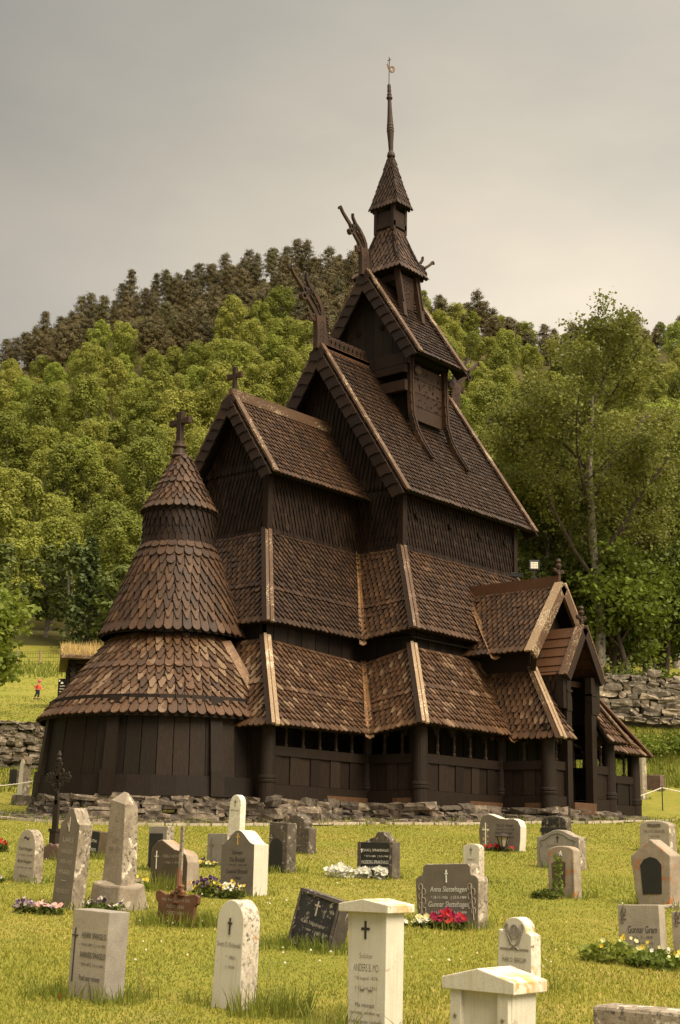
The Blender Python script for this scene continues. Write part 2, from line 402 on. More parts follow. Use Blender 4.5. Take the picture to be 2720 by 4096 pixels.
tier(ut, u, 'aisle_roof', 'shingle_mid', .165, .18, SIDES('shingle','shingle_mid','shingle_mid'))
tier(lt, lo, 'gallery_roof', 'shingle_worn', .165, .185, SIDES('shingle_worn','shingle_worn','shingle_worn'))
# --- hips and valleys
def hip(a, b, over=.14, w=.115, mats=('tarboard','palewood'), drop=.1):
    a = V(a); b = V(b); d = (b-a).normalized(); b2 = b+d*over; out = V((-1,-1,0)).normalized() if b.x < a.x else V((1,-1,0)).normalized()
    side = V((out.x*0-(1 if out.x > 0 else -1)*0, 0, 0))
    e1 = V((-1 if out.x < 0 else 1, 0, 1.2)).normalized(); e2 = V((0,-1,1.2)).normalized()
    mb = MB()
    s1 = V((0,1,0)); s2 = V((1 if out.x < 0 else -1, 0, 0))
    for e_, sd, mt in ((e1, s1, 0), (e2, s2, 1)):
        ah = a+e_*.07; bh = b2+e_*.085
        q = [ah, bh, bh+sd*w+V((0,0,.0)), ah+sd*w]
        up = e_*.045
        mb.hexa([q[0],q[1],q[2],q[3],q[0]+up,q[1]+up,q[2]+up,q[3]+up], mt)
    mb.beam(a+V((0,0,.10)), b2+V((0,0,.11)), .07, .06, mat=1)
    part(mb, 'hip_board', mats)
for top, bot, m in ((ut, u, ('tarboard','trim')), (lt, lo, ('tarboard','palewood'))):
    hip(top['c'], bot['c'], mats=m); hip(top['n'], bot['n'], mats=m); hip(top['w'], bot['w'], mats=('redwood','redwood'))
def valley(a, b, over=.24, w=.065, name='valley_flashing', mat='flash'):
    a = V(a); b = V(b); d = (b-a).normalized(); b2 = b+d*over; n = 8; mb = MB(); up = V((-.25,-.25,.9)).normalized()
    r = d.cross(up).normalized()
    L, R_, C_ = [], [], []
    for i in range(n+1):
        k = i/n; p = a+(b2-a)*k+up*.06; ww = w*(.75+.9*max(0, k-.35))
        L.append(p-r*ww+up*.03); R_.append(p+r*ww+up*.03); C_.append(p-up*.015)
    for i in range(n):
        for X, Y in ((L, C_), (C_, R_)):
            q = [X[i], X[i+1], Y[i+1], Y[i]]; t = up*-.02
            mb.hexa([x+t for x in q]+q, 0)
    part(mb, name, mat)
valley(ut['v'], u['v']); valley(lt['v'], lo['v'], .2, .075)
# --- walls under each tier
def ring_wall(d, z0, z1, name, mat, th=.12):
    pts = poly(d); mb = MB(); n = len(pts)
    for i in range(n):
        a, b = pts[i], pts[(i+1) % n]; dx, dy = b[0]-a[0], b[1]-a[1]; L = math.hypot(dx, dy); nx, ny = -dy/L, dx/L
        k = max(1, round(L/.24)); 
        for j in range(k):
            p = (a[0]+dx*j/k, a[1]+dy*j/k); q = (a[0]+dx*(j+1)/k-dx/L*.012, a[1]+dy*(j+1)/k-dy/L*.012)
            o = .012*(j % 2)
            mb.hexa([(p[0]-nx*o,p[1]-ny*o,z0),(q[0]-nx*o,q[1]-ny*o,z0),(q[0]+nx*th,q[1]+ny*th,z0),(p[0]+nx*th,p[1]+ny*th,z0),
                     (p[0]-nx*o,p[1]-ny*o,z1),(q[0]-nx*o,q[1]-ny*o,z1),(q[0]+nx*th,q[1]+ny*th,z1),(p[0]+nx*th,p[1]+ny*th,z1)])
    part(mb, name, mat)
ring_wall(1.18, .02, 4.35, 'aisle_wall', 'tar')
# soffits closing the eaves from below
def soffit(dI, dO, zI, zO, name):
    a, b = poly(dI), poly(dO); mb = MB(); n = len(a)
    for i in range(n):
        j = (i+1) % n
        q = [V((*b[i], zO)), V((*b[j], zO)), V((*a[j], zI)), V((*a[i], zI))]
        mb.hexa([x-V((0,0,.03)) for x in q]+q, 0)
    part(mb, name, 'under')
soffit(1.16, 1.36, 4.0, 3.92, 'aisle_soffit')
# clerestory walls, shingled
def wallpatch(A, B, D, C, out, name='shingled_wall', w=.125, e=.21, mat='wallsh'):
    mb = MB(); patch(mb, A, B, D, C, w, e, out, thick=.024, ext=0, slab=.1); return part(mb, name, [mat, 'under'])
ZT, ZB = 8.05, 6.35
wallpatch((-3.4,WC,ZT),(-3.4,-WC,ZT),(-3.4,-WC,ZB),(-3.4,WC,ZB),(-1,0,0))
wallpatch((-3.4,.08,9.75),(-3.4,-.08,9.75),(-3.4,-WC-.05,ZT),(-3.4,WC+.05,ZT),(-1,0,0), 'gable_wall')
wallpatch((-3.4,-WC,ZT),(0,-WC,ZT),(0,-WC,ZB),(-3.4,-WC,ZB),(0,-1,0))
wallpatch((0,WN,ZT),(0,-WN,ZT),(0,-WN,ZB),(0,WN,ZB),(-1,0,0))
wallpatch((0,.1,11.9),(0,-.1,11.9),(0,-WN-.1,ZT),(0,WN+.1,ZT),(-1,0,0), 'gable_wall', .14, .34)
wallpatch((0,-WN,ZT),(XW,-WN,ZT),(XW,-WN,ZB),(0,-WN,ZB),(0,-1,0))
wallpatch((XW,-WN,ZT),(XW,WN,ZT),(XW,WN,ZB),(XW,-WN,ZB),(1,0,0), w=.2, e=.45)
wallpatch((XW,-.1,11.9),(XW,.1,11.9),(XW,WN+.1,ZT),(XW,-WN-.1,ZT),(1,0,0), 'gable_wall', .2, .45)
wallpatch((XW,WN,ZT),(0,WN,ZT),(0,WN,ZB),(XW,WN,ZB),(0,1,0), w=.2, e=.45)
wallpatch((0,WC,ZT),(-3.4,WC,ZT),(-3.4,WC,ZB),(0,WC,ZB),(0,1,0), w=.2, e=.45)
for x in (.55, 2.0, 3.35, 4.6):
    mb = MB(); mb.lathe([(.085,0),(.085,.05)], (0,0,0), 14); o = part(mb, 'porthole', 'under'); o.rotation_euler = (PI/2,0,0); o.location = (x,-WN-.045,7.38)
for (x, y) in ((-3.4,-WC),(0,-WN),(XW,-WN)):
    mb = MB(); mb.box((x+(.0 if x > 4 else 0), y, 7.3), (.17,.17,1.75)); part(mb, 'corner_post', 'wallsh')
for y in (-1.28, 1.28):                                        # purlin ends under the gables
    mb = MB(); mb.box((-3.6, y, 8.02), (.34,.17,.34)); part(mb, 'purlin_end', 'tar')
mb = MB(); mb.box((-.2,-2.72,7.98), (.4,.18,.3)); part(mb, 'purlin_end', 'tar')

# --- gable roofs
def gable(x0, x1, ye, ze, zr, mat, w=.14, e=.165, name='gable_roof'):
    mb = MB()
    patch(mb, (x0,0,zr),(x1,0,zr),(x1,-ye,ze),(x0,-ye,ze), w, e, (0,-1,1), rounds=None, sag=.04)
    part(mb, name, [mat, 'under'])
    mb = MB(); patch(mb, (x1,0,zr),(x0,0,zr),(x0,ye,ze),(x1,ye,ze), w*1.7, e*1.6, (0,1,1)); part(mb, name, [mat, 'under'])
def barge(x, ye, ze, zr, n, wd=.34, dx=-1, trim='trim', cap=.17):
    for sg in (-1, 1):
        a = V((x,0,zr)); b = V((x, sg*ye, ze)); d = (b-a).normalized(); L = (b-a).length; q = V((0,-d.z*sg*-1*-1, 0))
        q = V((0, d.z*sg, -abs(d.y)))          # inward, downwards
        q = V((0, sg*d.z, -sg*d.y)); 
        if q.z > 0: q = -q
        l = L/n; mb = MB()
        for i in range(n):
            o = a+d*(l*i)+V((dx*.03,0,0)); j = rnd.uniform(-.02, .02)
            ax = d+V((dx*.05/l*.6,0,0)); e_ = 1.34+j
            out = [(0,0),(e_*l,0),(e_*l,.05*wd/.34),(l*1.14,wd*.38),(l*1.03,wd*.72),(l*.98,wd),(0,wd)]
            mb.prism(out, o, ax, q, (dx*.045,0,0), 0)
        part(mb, 'bargeboard', 'tarboard')
        mb = MB(); nn = V((0, -sg*d.z*1, sg*d.y)); nn = -q
        mb.beam(a+nn*.09+V((-dx*cap*.35,0,0)), b+d*.07+nn*.09+V((-dx*cap*.35,0,0)), cap, .055, up=nn)
        part(mb, 'verge_cap', trim)
gable(-3.77, 0.05, 1.50, 7.82, 10.02, 'shingle_mid'); barge(-3.77, 1.50, 7.82, 10.02, 9, .30)
gable(-.44, 5.6, 2.96, 7.83, 12.30, 'shingle'); barge(-.44, 2.96, 7.83, 12.30, 15, .36); barge(5.6, 2.96, 7.83, 12.30, 15, .36, 1)
gable(1.47, 3.70, 1.885, 12.30, 15.11, 'shingle', .14, .17); barge(1.47, 1.885, 12.30, 15.11, 10, .34); barge(3.70, 1.885, 12.30, 15.11, 10, .34, 1)
# ridge boards
mb = MB(); mb.beam((-3.77,0,10.12), (0,0,10.12), .14, .16); mb.beam((-3.77,-.12,9.98), (0,-.12,9.98), .05, .16, mat=0); part(mb, 'ridge_board', 'trim')
mb = MB(); mb.beam((-.3,-.1,12.27), (1.6,-.1,12.27), .06, .2); mb.box((.65,0,12.3),(1.9,.26,.1)); mb.beam((-.3,.1,12.27), (1.6,.1,12.27), .06, .2); part(mb, 'ridge_board', 'redwood')
mb = MB(); mb.beam((3.7,0,12.3), (5.5,0,12.3), .2, .2); part(mb, 'ridge_board', 'redwood')
mb = MB()
for i in range(9):                                             # pierced ridge crest
    x = -.05+i*.185
    mb.prism([(0,0),(.05,0),(.05,.2),(.07,.26),(.11,.26),(.13,.2),(.13,0),(.18,0),(.18,.3),(.13,.36),(.05,.36),(0,.3)], (x,-.03,12.34), (1,0,0), (0,0,1), (0,.06,0))
    mb.tube([(x+.09,-.04,12.46),(x+.09,.04,12.46)], .025, 6)
part(mb, 'ridge_crest', 'carved')

# --- lower turret body on the nave roof
mb = MB()
for k in range(9):
    y0 = -1.45+k*.33; y1 = y0+.32
    zt = lambda y: 15.0-abs(y)*1.48
    mb.hexa([(1.78,y0,12.45),(1.84,y0,12.45),(1.84,y1,12.45),(1.78,y1,12.45),(1.78,y0,max(12.5,zt(y0))),(1.84,y0,max(12.5,zt(y0))),(1.84,y1,max(12.5,zt(y1))),(1.78,y1,max(12.5,zt(y1)))])
gb = part(mb, 'turret_gable', 'tar')
for y, z in ((0,14.05),(-.42,13.38),(.42,13.38)):
    mb = MB(); mb.lathe([(.085,0),(.085,.04)], (0,0,0), 16); o = part(mb, 'porthole', 'under'); o.rotation_euler = (0,-PI/2,0); o.location = (1.79,y,z)
mb = MB(); mb.box((1.72,0,12.28),(.16,2.9,.34)); mb.box((1.70,0,11.98),(.14,2.7,.22)); mb.box((1.72,-.65,11.5),(.14,1.4,.30)); mb.box((1.72,.65,11.5),(.14,1.4,.30)); mb.box((1.66,-.2,11.95),(.14,.14,.9)); part(mb, 'turret_beam', 'tarboard')
mb = MB()
for i in range(4):
    z0 = 10.62+i*.4; mb.box((2.72,-1.27,z0+.195),(1.55,.06,.385))
pn = part(mb, 'turret_panel', 'carved')
mb = MB()
for i in range(46):
    x = rnd.uniform(2.05, 3.4); z = rnd.uniform(11.0, 12.1); r = rnd.uniform(.015,.04)
    mb.prism([(-r,0),(0,-r*1.8),(r,0),(0,r*1.8)], (x,-1.303,z), (math.cos(i),0,math.sin(i)), (-math.sin(i),0,math.cos(i)), (0,.004,0))
mb.build('pierced_carving', 'under', pn)
mb = MB(); mb.box((2.72,1.27,11.4),(1.55,.06,1.6)); mb.box((3.55,0,11.5),(.08,2.4,1.5)); part(mb, 'turret_panel', 'tar')
for x, fx in ((1.92,2.0),(3.52,3.66)):
    for sg in (-1, 1):
        mb = MB()
        pts = [(x,sg*1.33,12.4),(x,sg*1.34,11.4),(x+(fx-x)*.2,sg*1.38,10.7),(x+(fx-x)*.55,sg*1.52,10.2),(fx,sg*1.75,9.75),(fx+.03,sg*1.99,9.38)]
        for p, q in zip(pts, pts[1:]):
            mb.beam(p, q, .17, .13, up=(0,sg,.3)); mb.beam(p, q, .05, .04, up=(0,sg,.3), off=.08)
        for k in range(14):
            f = k/13*(len(pts)-1.01); i = int(f); p = V(pts[i]).lerp(V(pts[i+1]), f-i)
            mb.box(p+V((0,sg*.06,0)), (.18,.05,.03))
        part(mb, 'raking_strut', 'carved')
        mb = MB(); mb.lathe([(.14,0),(.15,.02),(.15,.07),(.11,.1)], (0,0,0), 14); o = part(mb, 'wooden_boss', 'carved'); o.rotation_euler = (PI/2*(1 if sg < 0 else -1),0,0); o.location = (x+.18,sg*1.4,12.0)
mb = MB(); mb.box((2.72,0,11.55),(1.5,2.36,2.1)); mb.box((2.65,0,12.45),(1.7,3.0,.3)); part(mb, 'turret_shade_fill', 'under')  # dark boxes added to stand for the shaded turret interior
# --- middle turret
AX = (2.61,-.03)
def rect_roof(hx0, hy0, z0, hx1, hy1, z1, w, e, name, mat, sag=0.):
    c = AX
    P0 = [(c[0]-hx0,c[1]+hy0,z0),(c[0]-hx0,c[1]-hy0,z0),(c[0]+hx0,c[1]-hy0,z0),(c[0]+hx0,c[1]+hy0,z0)]
    P1 = [(c[0]-hx1,c[1]+hy1,z1),(c[0]-hx1,c[1]-hy1,z1),(c[0]+hx1,c[1]-hy1,z1),(c[0]+hx1,c[1]+hy1,z1)]
    for i, out in enumerate(((-1,0,.5),(0,-1,.5),(1,0,.5),(0,1,.5))):
        j = (i+1) % 4; mb = MB(); patch(mb, P0[i], P0[j], P1[j], P1[i], w, e, out, sag=sag, thick=.02); part(mb, name, [mat,'under'])
    mb = MB(); mb.box((c[0],c[1],z1+.06),(hx1*1.7,hy1*1.7,.08)); part(mb, 'roof_ceiling', 'under')
rect_roof(.25,.30,16.75,.68,.87,15.24,.16,.17,'turret_roof','shingle_mid',.07)
rect_roof(.06,.06,19.12,.36,.51,17.42,.12,.15,'spire_roof','shingle',.02)
for sx in (-1, 1):
    for sy in (-1, 1):
        mb = MB(); mb.beam((AX[0]+sx*.42,AX[1]+sy*.58,15.35),(AX[0]+sx*.42,AX[1]+sy*.86,13.75),.15,.15,(0,1,0)); mb.beam((AX[0]+sx*.46,AX[1]+sy*.62,15.2),(AX[0]+sx*.46,AX[1]+sy*.80,14.2),.05,.2,(0,1,0)); part(mb, 'turret_post', 'carved')
        mb = MB(); mb.box((AX[0]+sx*.27,AX[1]+sy*.32,17.05),(.10,.10,.9)); part(mb, 'turret_post', 'tarboard')
for sg in (-1, 1):
    mb = MB(); mb.box((AX[0],AX[1]+sg*.6,14.66),(.72,.05,1.0)); q = part(mb, 'turret_panel', 'carved')
    mb = MB()
    for i in range(26):
        a = i*2.4; r = .03*math.sqrt(i)*1.6; 
        mb.prism([(-.03,0),(0,-.018),(.03,0),(0,.018)], (AX[0]+r*math.cos(a)*.9,AX[1]+sg*.629,14.72+r*math.sin(a)*1.5), (math.cos(i),0,math.sin(i)), (-math.sin(i),0,math.cos(i)), (0,sg*.004,0))
    mb.build('pierced_carving', 'under', q)
mb = MB(); mb.box((AX[0]-.42,AX[1],15.02),(.08,1.2,.2)); mb.box((AX[0]+.42,AX[1],15.02),(.08,1.2,.2)); mb.box((AX[0],AX[1],15.32),(.9,1.3,.08)); part(mb, 'turret_beam', 'tarboard')
mb = MB(); mb.box((AX[0],AX[1],16.82),(.62,.74,.16)); mb.box((AX[0]-.26,AX[1],17.0),(.05,.62,.5)); mb.box((AX[0],AX[1]-.33,17.0),(.5,.05,.5)); mb.box((AX[0]+.26,AX[1],17.0),(.05,.62,.5)); mb.box((AX[0],AX[1]+.33,17.0),(.5,.05,.5)); part(mb, 'belfry_wall', 'tarboard')
# spire and weathercock
mb = MB(); ln = (RX*-.035, RY*-.035)
mb.lathe([(.12,0),(.125,.05),(.10,.14),(.07,.19),(.068,.22),(.08,.5),(.105,.82),(.115,.86),(.10,.90),(.112,.93),(.10,1.0),(.105,1.04),(.095,1.08),(.075,1.4),(.056,1.86),(.06,1.88),(.095,1.93),(.095,1.96),(.065,2.0),(.075,2.06),(.055,2.1),(.062,2.2),(.055,2.22),(.055,2.36),(.04,2.4)], (AX[0],AX[1],19.12), 14, 0, ln)
part(mb, 'spire', 'carved', smooth=False)
tx, ty = AX[0]+ln[0]*2.45, AX[1]+ln[1]*2.45
mb = MB(); mb.tube([(tx,ty,21.5),(tx,ty,22.2)], .012, 6)
E1 = V((RX,RY,0))
for a, b, r in (((0,22.2),(0,22.43),.014),((-.055,22.31),(.055,22.36),.012)):
    mb.tube([V((tx,ty,0))+E1*a[0]+V((0,0,a[1])), V((tx,ty,0))+E1*b[0]+V((0,0,b[1]))], r, 6)
vp = part(mb, 'weathervane', 'iron')
def ribbon(mb, pts, wid, o, ax, ay, dep, mat=0):
    o, ax, ay = V(o), V(ax), V(ay); dp = V(dep); n = len(pts)
    if isinstance(wid, (int, float)): wid = [wid]*n
    L, R_ = [], []
    for i in range(n):
        a = pts[max(i-1,0)]; b = pts[min(i+1,n-1)]; dx, dy = b[0]-a[0], b[1]-a[1]; l = math.hypot(dx,dy) or 1; nx, ny = -dy/l, dx/l
        p = pts[i]; w = wid[i]/2; L.append(o+ax*(p[0]+nx*w)+ay*(p[1]+ny*w)-dp/2); R_.append(o+ax*(p[0]-nx*w)+ay*(p[1]-ny*w)-dp/2)
    for i in range(n-1):
        q = [L[i], R_[i], R_[i+1], L[i+1]]; mb.hexa(q+[x+dp for x in q], mat)
def arc(cx, cy, r, a0, a1, n=14, ry=None):
    return [(cx+r*math.cos(math.radians(a0+(a1-a0)*i/n)), cy+(ry or r)*math.sin(math.radians(a0+(a1-a0)*i/n))) for i in range(n+1)]
mb = MB(); fo = (tx,ty,21.96); fd = E1.cross(V((0,0,1)))*.02
ribbon(mb, [(-.08,.22),(-.06,.26),(-.045,.2),(-.03,.12),(.0,.08),(.04,.07)], [.01,.03,.04,.05,.07,.05], fo, E1, (0,0,1), fd)
ribbon(mb, arc(.085,.06,.07,150,-160,18,.10), [.03]*4+[.04]*8+[.03]*7, fo, E1, (0,0,1), fd)
ribbon(mb, arc(.07,.07,.04,140,-140,14,.06), .015, fo, E1, (0,0,1), fd)
mb.build('weathercock', 'gilt', vp)

# --- dragon heads on the ridges
def dragon(o, sc, sg):
    mb = MB(); O = V(o); ax = V((sg*-1,0,0)); ay = V((0,0,1)); f = lambda pts: [(-(x+.3)*sc if False else (-(x)-.3)*sc*1, (z-12.45)*sc) for x, z in pts]
    g = lambda pts: [(-(x+.3)*sc, (z-12.45)*sc) for x, z in pts]
    T = V((0,.15*sc,0)); T2 = V((0,.085*sc,0))
    def rb(pts, w, t): ribbon(mb, g(pts), [x*sc for x in w] if isinstance(w, list) else w*sc, O, ax, ay, t)
    rb([(-.28,12.3),(-.33,12.62),(-.38,12.95),(-.42,13.22)], [.56,.46,.38,.40], T)
    rb([(-.62,13.02),(-.66,13.22)], [.4,.34], T2*.8)
    rb([(-.30,13.2),(-.32,13.42),(-.42,13.6),(-.62,13.8),(-.85,13.95),(-.98,14.12),(-1.0,14.26)], [.17,.14,.12,.11,.10,.08,.05], T2)
    rb([(-.52,13.2),(-.68,13.38),(-.86,13.53),(-1.02,13.68)], [.15,.12,.11,.13], T2)
    rb([(-.42,13.28),(-.58,13.5),(-.75,13.66),(-.95,13.8)], [.04,.035,.035,.035], T2)
    rb([(-.86,13.78),(-1.0,13.78),(-1.07,13.74)], [.2,.22,.16], T2)
    rb([(-1.04,13.72),(-1.15,13.86),(-1.32,13.98),(-1.5,14.12),(-1.62,14.26),(-1.66,14.28)], [.12,.10,.09,.08,.08,.07], T2)
    rb(arc(-1.10,13.59,.085,60,400,14), .05, T2*1.6)
    for k in (0,1,2): rb(arc(-.55-.13*k,13.5+.13*k,.04,0,300,8), .02, T2*1.3)
    rb([(-.72,13.0),(-.78,13.2)], [.16,.14], T2*.7); rb([(-1.62,14.26),(-1.69,14.24),(-1.69,14.18)], .05, T2)
    rb(arc(-.72,13.1,.07,0,360,10), .035, T2*1.2)
    for i in range(11):                                        # notched mane down the back of the neck
        z = 12.35+i*.085; x = -.02-.11*(i/10)
        rb([(x+.03,z),(x-.08,z+.05)], .035, T*1.1)
    for z in (12.6, 12.8, 13.0): rb(arc(-.36,z,.07,-60,200,8), .022, T*1.12)
    return part(mb, 'dragon_head', 'carved')
dragon((-.33,0,12.38), 1.0, 1); dragon((1.5,0,15.12), .86, 1)
dragon((5.85,0,12.2), .95, -1); dragon((3.68,0,15.05), .80, -1)

# --- crosses on the chancel ridge and the apse
def wooden_cross(o, h, arm, w, name='ridge_cross', base=True):
    x, y, z = o; mb = MB()
    mb.prism([(-w*.42,h*.0),(w*.42,0),(w*.36,h*.55),(w*.5,h),(-w*.5,h),(-w*.36,h*.55)], (x-w*.35,y,z), (0,-1,0), (0,0,1), (w*.7,0,0))
    for sg in (-1, 1):
        mb.prism([(sg*w*.3,h*.60),(sg*arm,h*.57),(sg*arm,h*.79),(sg*w*.3,h*.75)][::sg], (x-w*.32,y,z), (0,-1,0), (0,0,1), (w*.64,0,0))
    return part(mb, name, 'carved', bevel=.012)
wooden_cross((-3.62,0,10.08), .72, .25, .13)
mb = MB(); mb.lathe([(.19,0),(.22,.03),(.2,.07),(.16,.1),(.13,.22),(.17,.26),(.16,.3),(.12,.33),(.115,.4)], (-5.42,0,8.02), 14); part(mb, 'cross_pedestal', 'carved')
wooden_cross((-5.42,0,8.4), .76, .34, .19)
# --- apse: cap roof, drum, two skirts, wall
AP = (-5.36,-.05)
mb = MB(); cone(mb, AP[0], AP[1], [(.17,8.06),(.30,7.78),(.47,7.42),(.68,7.0),(.87,6.66)], 0, 2*PI, .155, .165, full=True, rounds=(-5,)); part(mb, 'apse_cap_roof', ['shingle_mid','under'])
mb = MB(); cone(mb, AP[0], AP[1], [(.815,6.75),(.83,5.82)], 0, 2*PI, .15, .20, thick=.026, ext=0, full=True); part(mb, 'apse_drum', ['wallsh','under'])
mb = MB(); cone(mb, AP[0], AP[1], [(.84,5.88),(1.26,4.77),(1.69,3.66)], PI*.36, PI*1.64, .205, .235, rounds=(-9,-10)); part(mb, 'apse_upper_roof', ['shingle_mid','under'])
mb = MB(); cone(mb, AP[0], AP[1], [(1.42,3.62),(2.20,2.62),(2.95,1.68)], PI*.46, PI*1.53, .205, .225, rounds=(-7,-12)); part(mb, 'apse_lower_roof', ['shingle_worn','under'])
mb = MB(); b0 = V((AP[0]+.1,AP[1]-1.55,3.45)); b1 = V((AP[0]-.02,AP[1]-3.18,1.5)); mb.beam(b0, b1, .24, .06, up=(-.3,-.7,.8), off=.05); part(mb, 'valley_flashing', 'flash')
mb = MB(); N = 26
for i in range(N):
    a0 = PI/2+PI*i/N; a1 = PI/2+PI*(i+1)/N-.006; o = .014*(i % 2)
    def pt(a, r, z): return (AP[0]+r*math.cos(a), AP[1]+r*math.sin(a), z)
    mb.hexa([pt(a0,2.86+o,.38),pt(a0,2.7,.38),pt(a1,2.7,.38),pt(a1,2.86+o,.38),pt(a0,2.72+o,2.1),pt(a0,2.56,2.1),pt(a1,2.56,2.1),pt(a1,2.72+o,2.1)])
part(mb, 'apse_plank_wall', 'tar')
mb = MB(); N = 18
for i in range(N):
    a0 = PI/2+PI*i/N; a1 = PI/2+PI*(i+1)/N
    mb.hexa([pt(a0,2.99,-.02),pt(a0,2.7,-.02),pt(a1,2.7,-.02),pt(a1,2.99,-.02),pt(a0,2.95,.40),pt(a0,2.7,.40),pt(a1,2.7,.40),pt(a1,2.95,.40)])
part(mb, 'apse_sill', 'tar')
for a in (PI*.62, PI*.86, PI*1.12, PI*1.37):
    mb = MB()
    d = V((math.cos(a), math.sin(a), 0)); mb.beam(V((AP[0],AP[1],-.02))+d*2.97, V((AP[0],AP[1],2.05))+d*2.73, .27, .12, up=d); mb.beam(V((AP[0],AP[1],-.02))+d*2.98, V((AP[0],AP[1],.5))+d*2.95, .30, .15, up=d); part(mb, 'apse_stave', 'tar')
for y in (-1, 1):
    mb = MB(); mb.box((-5.52,y*3.05,1.05),(.16,.5,2.1)); part(mb, 'apse_plank_wall', 'tar')
mb = MB(); mb.box((-5.2,0,.85),(.1,6.0,1.7)); part(mb, 'partition_wall', 'under')

# --- gallery: posts, sills, plank panels, rails, balusters, arcade
def post(x, y, r, z1=1.95, z0=-.02, sag=True):
    mb = MB(); g0 = min(z0, 0)
    mb.lathe([(r*1.12,z0),(r*1.1,.30),(r*1.2,.32),(r*1.22,.36),(r*1.12,.38),(r*1.22,.40),(r*1.2,.45),(r*1.02,.47),(r*.98,1.2),(r*.92,z1)], (x,y,0), 18); part(mb, 'gallery_post', 'tar', smooth=False)
def baluster(x, y, z0, z1):
    h = z1-z0; mb = MB(); mb.lathe([(.05,0),(.055,.04),(.032,.08),(.036,h*.3),(.046,h*.45),(.034,h*.55),(.04,h*.6),(.03,h*.64),(.045,h*.7),(.03,h*.78),(.05,h)], (x,y,z0), 8); part(mb, 'baluster', 'tarboard')
def bay(a, b, nb, out, z0=0., zr=1.09, ztop=1.80, sill=.30, raw=False, skip=False):
    a = V((a[0],a[1],0)); b = V((b[0],b[1],0)); d = (b-a); L = d.length; d.normalize(); o = V(out)
    z = lambda h: V((0,0,h))
    mb = MB(); mb.beam(a+z(z0+sill/2-.02), b+z(z0+sill/2-.02), .2, sill, (0,0,1)); part(mb, 'sill_beam', 'tar')
    if raw:
        mb = MB(); q = a+d*L*.55+o*.105; mb.beam(q+z(z0+.05), b+o*.105+z(z0+.05), .015, .13, (0,0,1)); part(mb, 'scuffed_sill_face', 'rawsill')
    mb = MB(); mb.beam(a+z(zr-.10), b+z(zr-.10), .15, .2, (0,0,1)); part(mb, 'rail_beam', 'tar')
    k = max(2, round(L/.33)); mb = MB()
    for i in range(k):
        p = a+d*(L*i/k+.008); q = a+d*(L*(i+1)/k-.008); of = o*(.0 if i % 2 else .022)
        mb.beam(p+of+z((z0+sill+zr-.2)/2), q+of+z((z0+sill+zr-.2)/2), .05, zr-.2-z0-sill+.02, (0,0,1))
    part(mb, 'plank_panel', 'tar')
    w = L/(nb+1)
    out2 = [(0,ztop)]+[(L,ztop)]
    pts = []
    for i in range(nb+1)[::-1]:
        c = w*(i+.5); r = w*.5-.06
        pts += [(c+r+.0, ztop-.30)]+[(c+r*math.cos(t), ztop-.28+min(r,.22)*math.sin(t)) for t in [PI*j/8 for j in range(1, 8)]]+[(c-r, ztop-.30)]
    mb = MB(); mb.prism([(0,ztop-.30),(0,ztop),(L,ztop),(L,ztop-.30)]+pts, a-o*.02, d, (0,0,1), -o*.05); part(mb, 'arcade_board', 'tar')
    for i in range(1, nb+1):
        p = a+d*w*i; baluster(p.x, p.y, zr, ztop-.26)
    mb = MB(); mb.beam(a+z(ztop+.05), b+z(ztop+.05), .18, .12, (0,0,1)); part(mb, 'wall_plate', 'under')
pc, pv, pn_, pj = (-5.64,-3.37), (-2.29,-3.37), (-2.26,-4.87), (.95,-4.87)
px1, px2, pj2, pw = (.95,-6.2), (3.75,-6.2), (3.75,-4.87), (7.42,-4.88)
bay(pc, pv, 5, (0,-1,0), raw=True); bay(pv, pn_, 2, (-1,0,0), raw=True); bay(pn_, pj, 4, (0,-1,0), raw=True)
bay(pj, px1, 1, (-1,0,0), raw=True); bay(px1, (1.62,-6.2), 1, (0,-1,0)); bay((2.95,-6.2), px2, 1, (0,-1,0)); bay(px2, pj2, 1, (1,0,0)); bay(pj2, pw, 6, (0,-1,0), zr=1.05)
bay(pw, (7.42,4.88), 9, (1,0,0)); bay((7.42,4.88), (-2.26,4.87), 11, (0,1,0)); bay((-2.26,4.87), (-2.26,3.37), 1, (-1,0,0)); bay((-2.26,3.37), (-5.64,3.37), 4, (0,1,0))
post(*pc, .165, z0=-.25); post(*pn_, .175, z0=-.3); post(*pj, .13); post(*px1, .165, z0=-.12); post(*px2, .16, z0=-.18); post(*pw, .17, z0=-.18); post(*pv, .12)
for q in ((7.42,4.88),(-2.26,4.87),(-5.64,3.37)): post(*q, .165)
mb = MB(); mb.box((2.6,0,.02),(9.7,9.6,.06)); mb.box((-3.9,0,.02),(3.3,6.6,.06)); mb.box((2.35,-5.5,.02),(2.7,1.3,.05)); part(mb, 'gallery_floor', 'under')

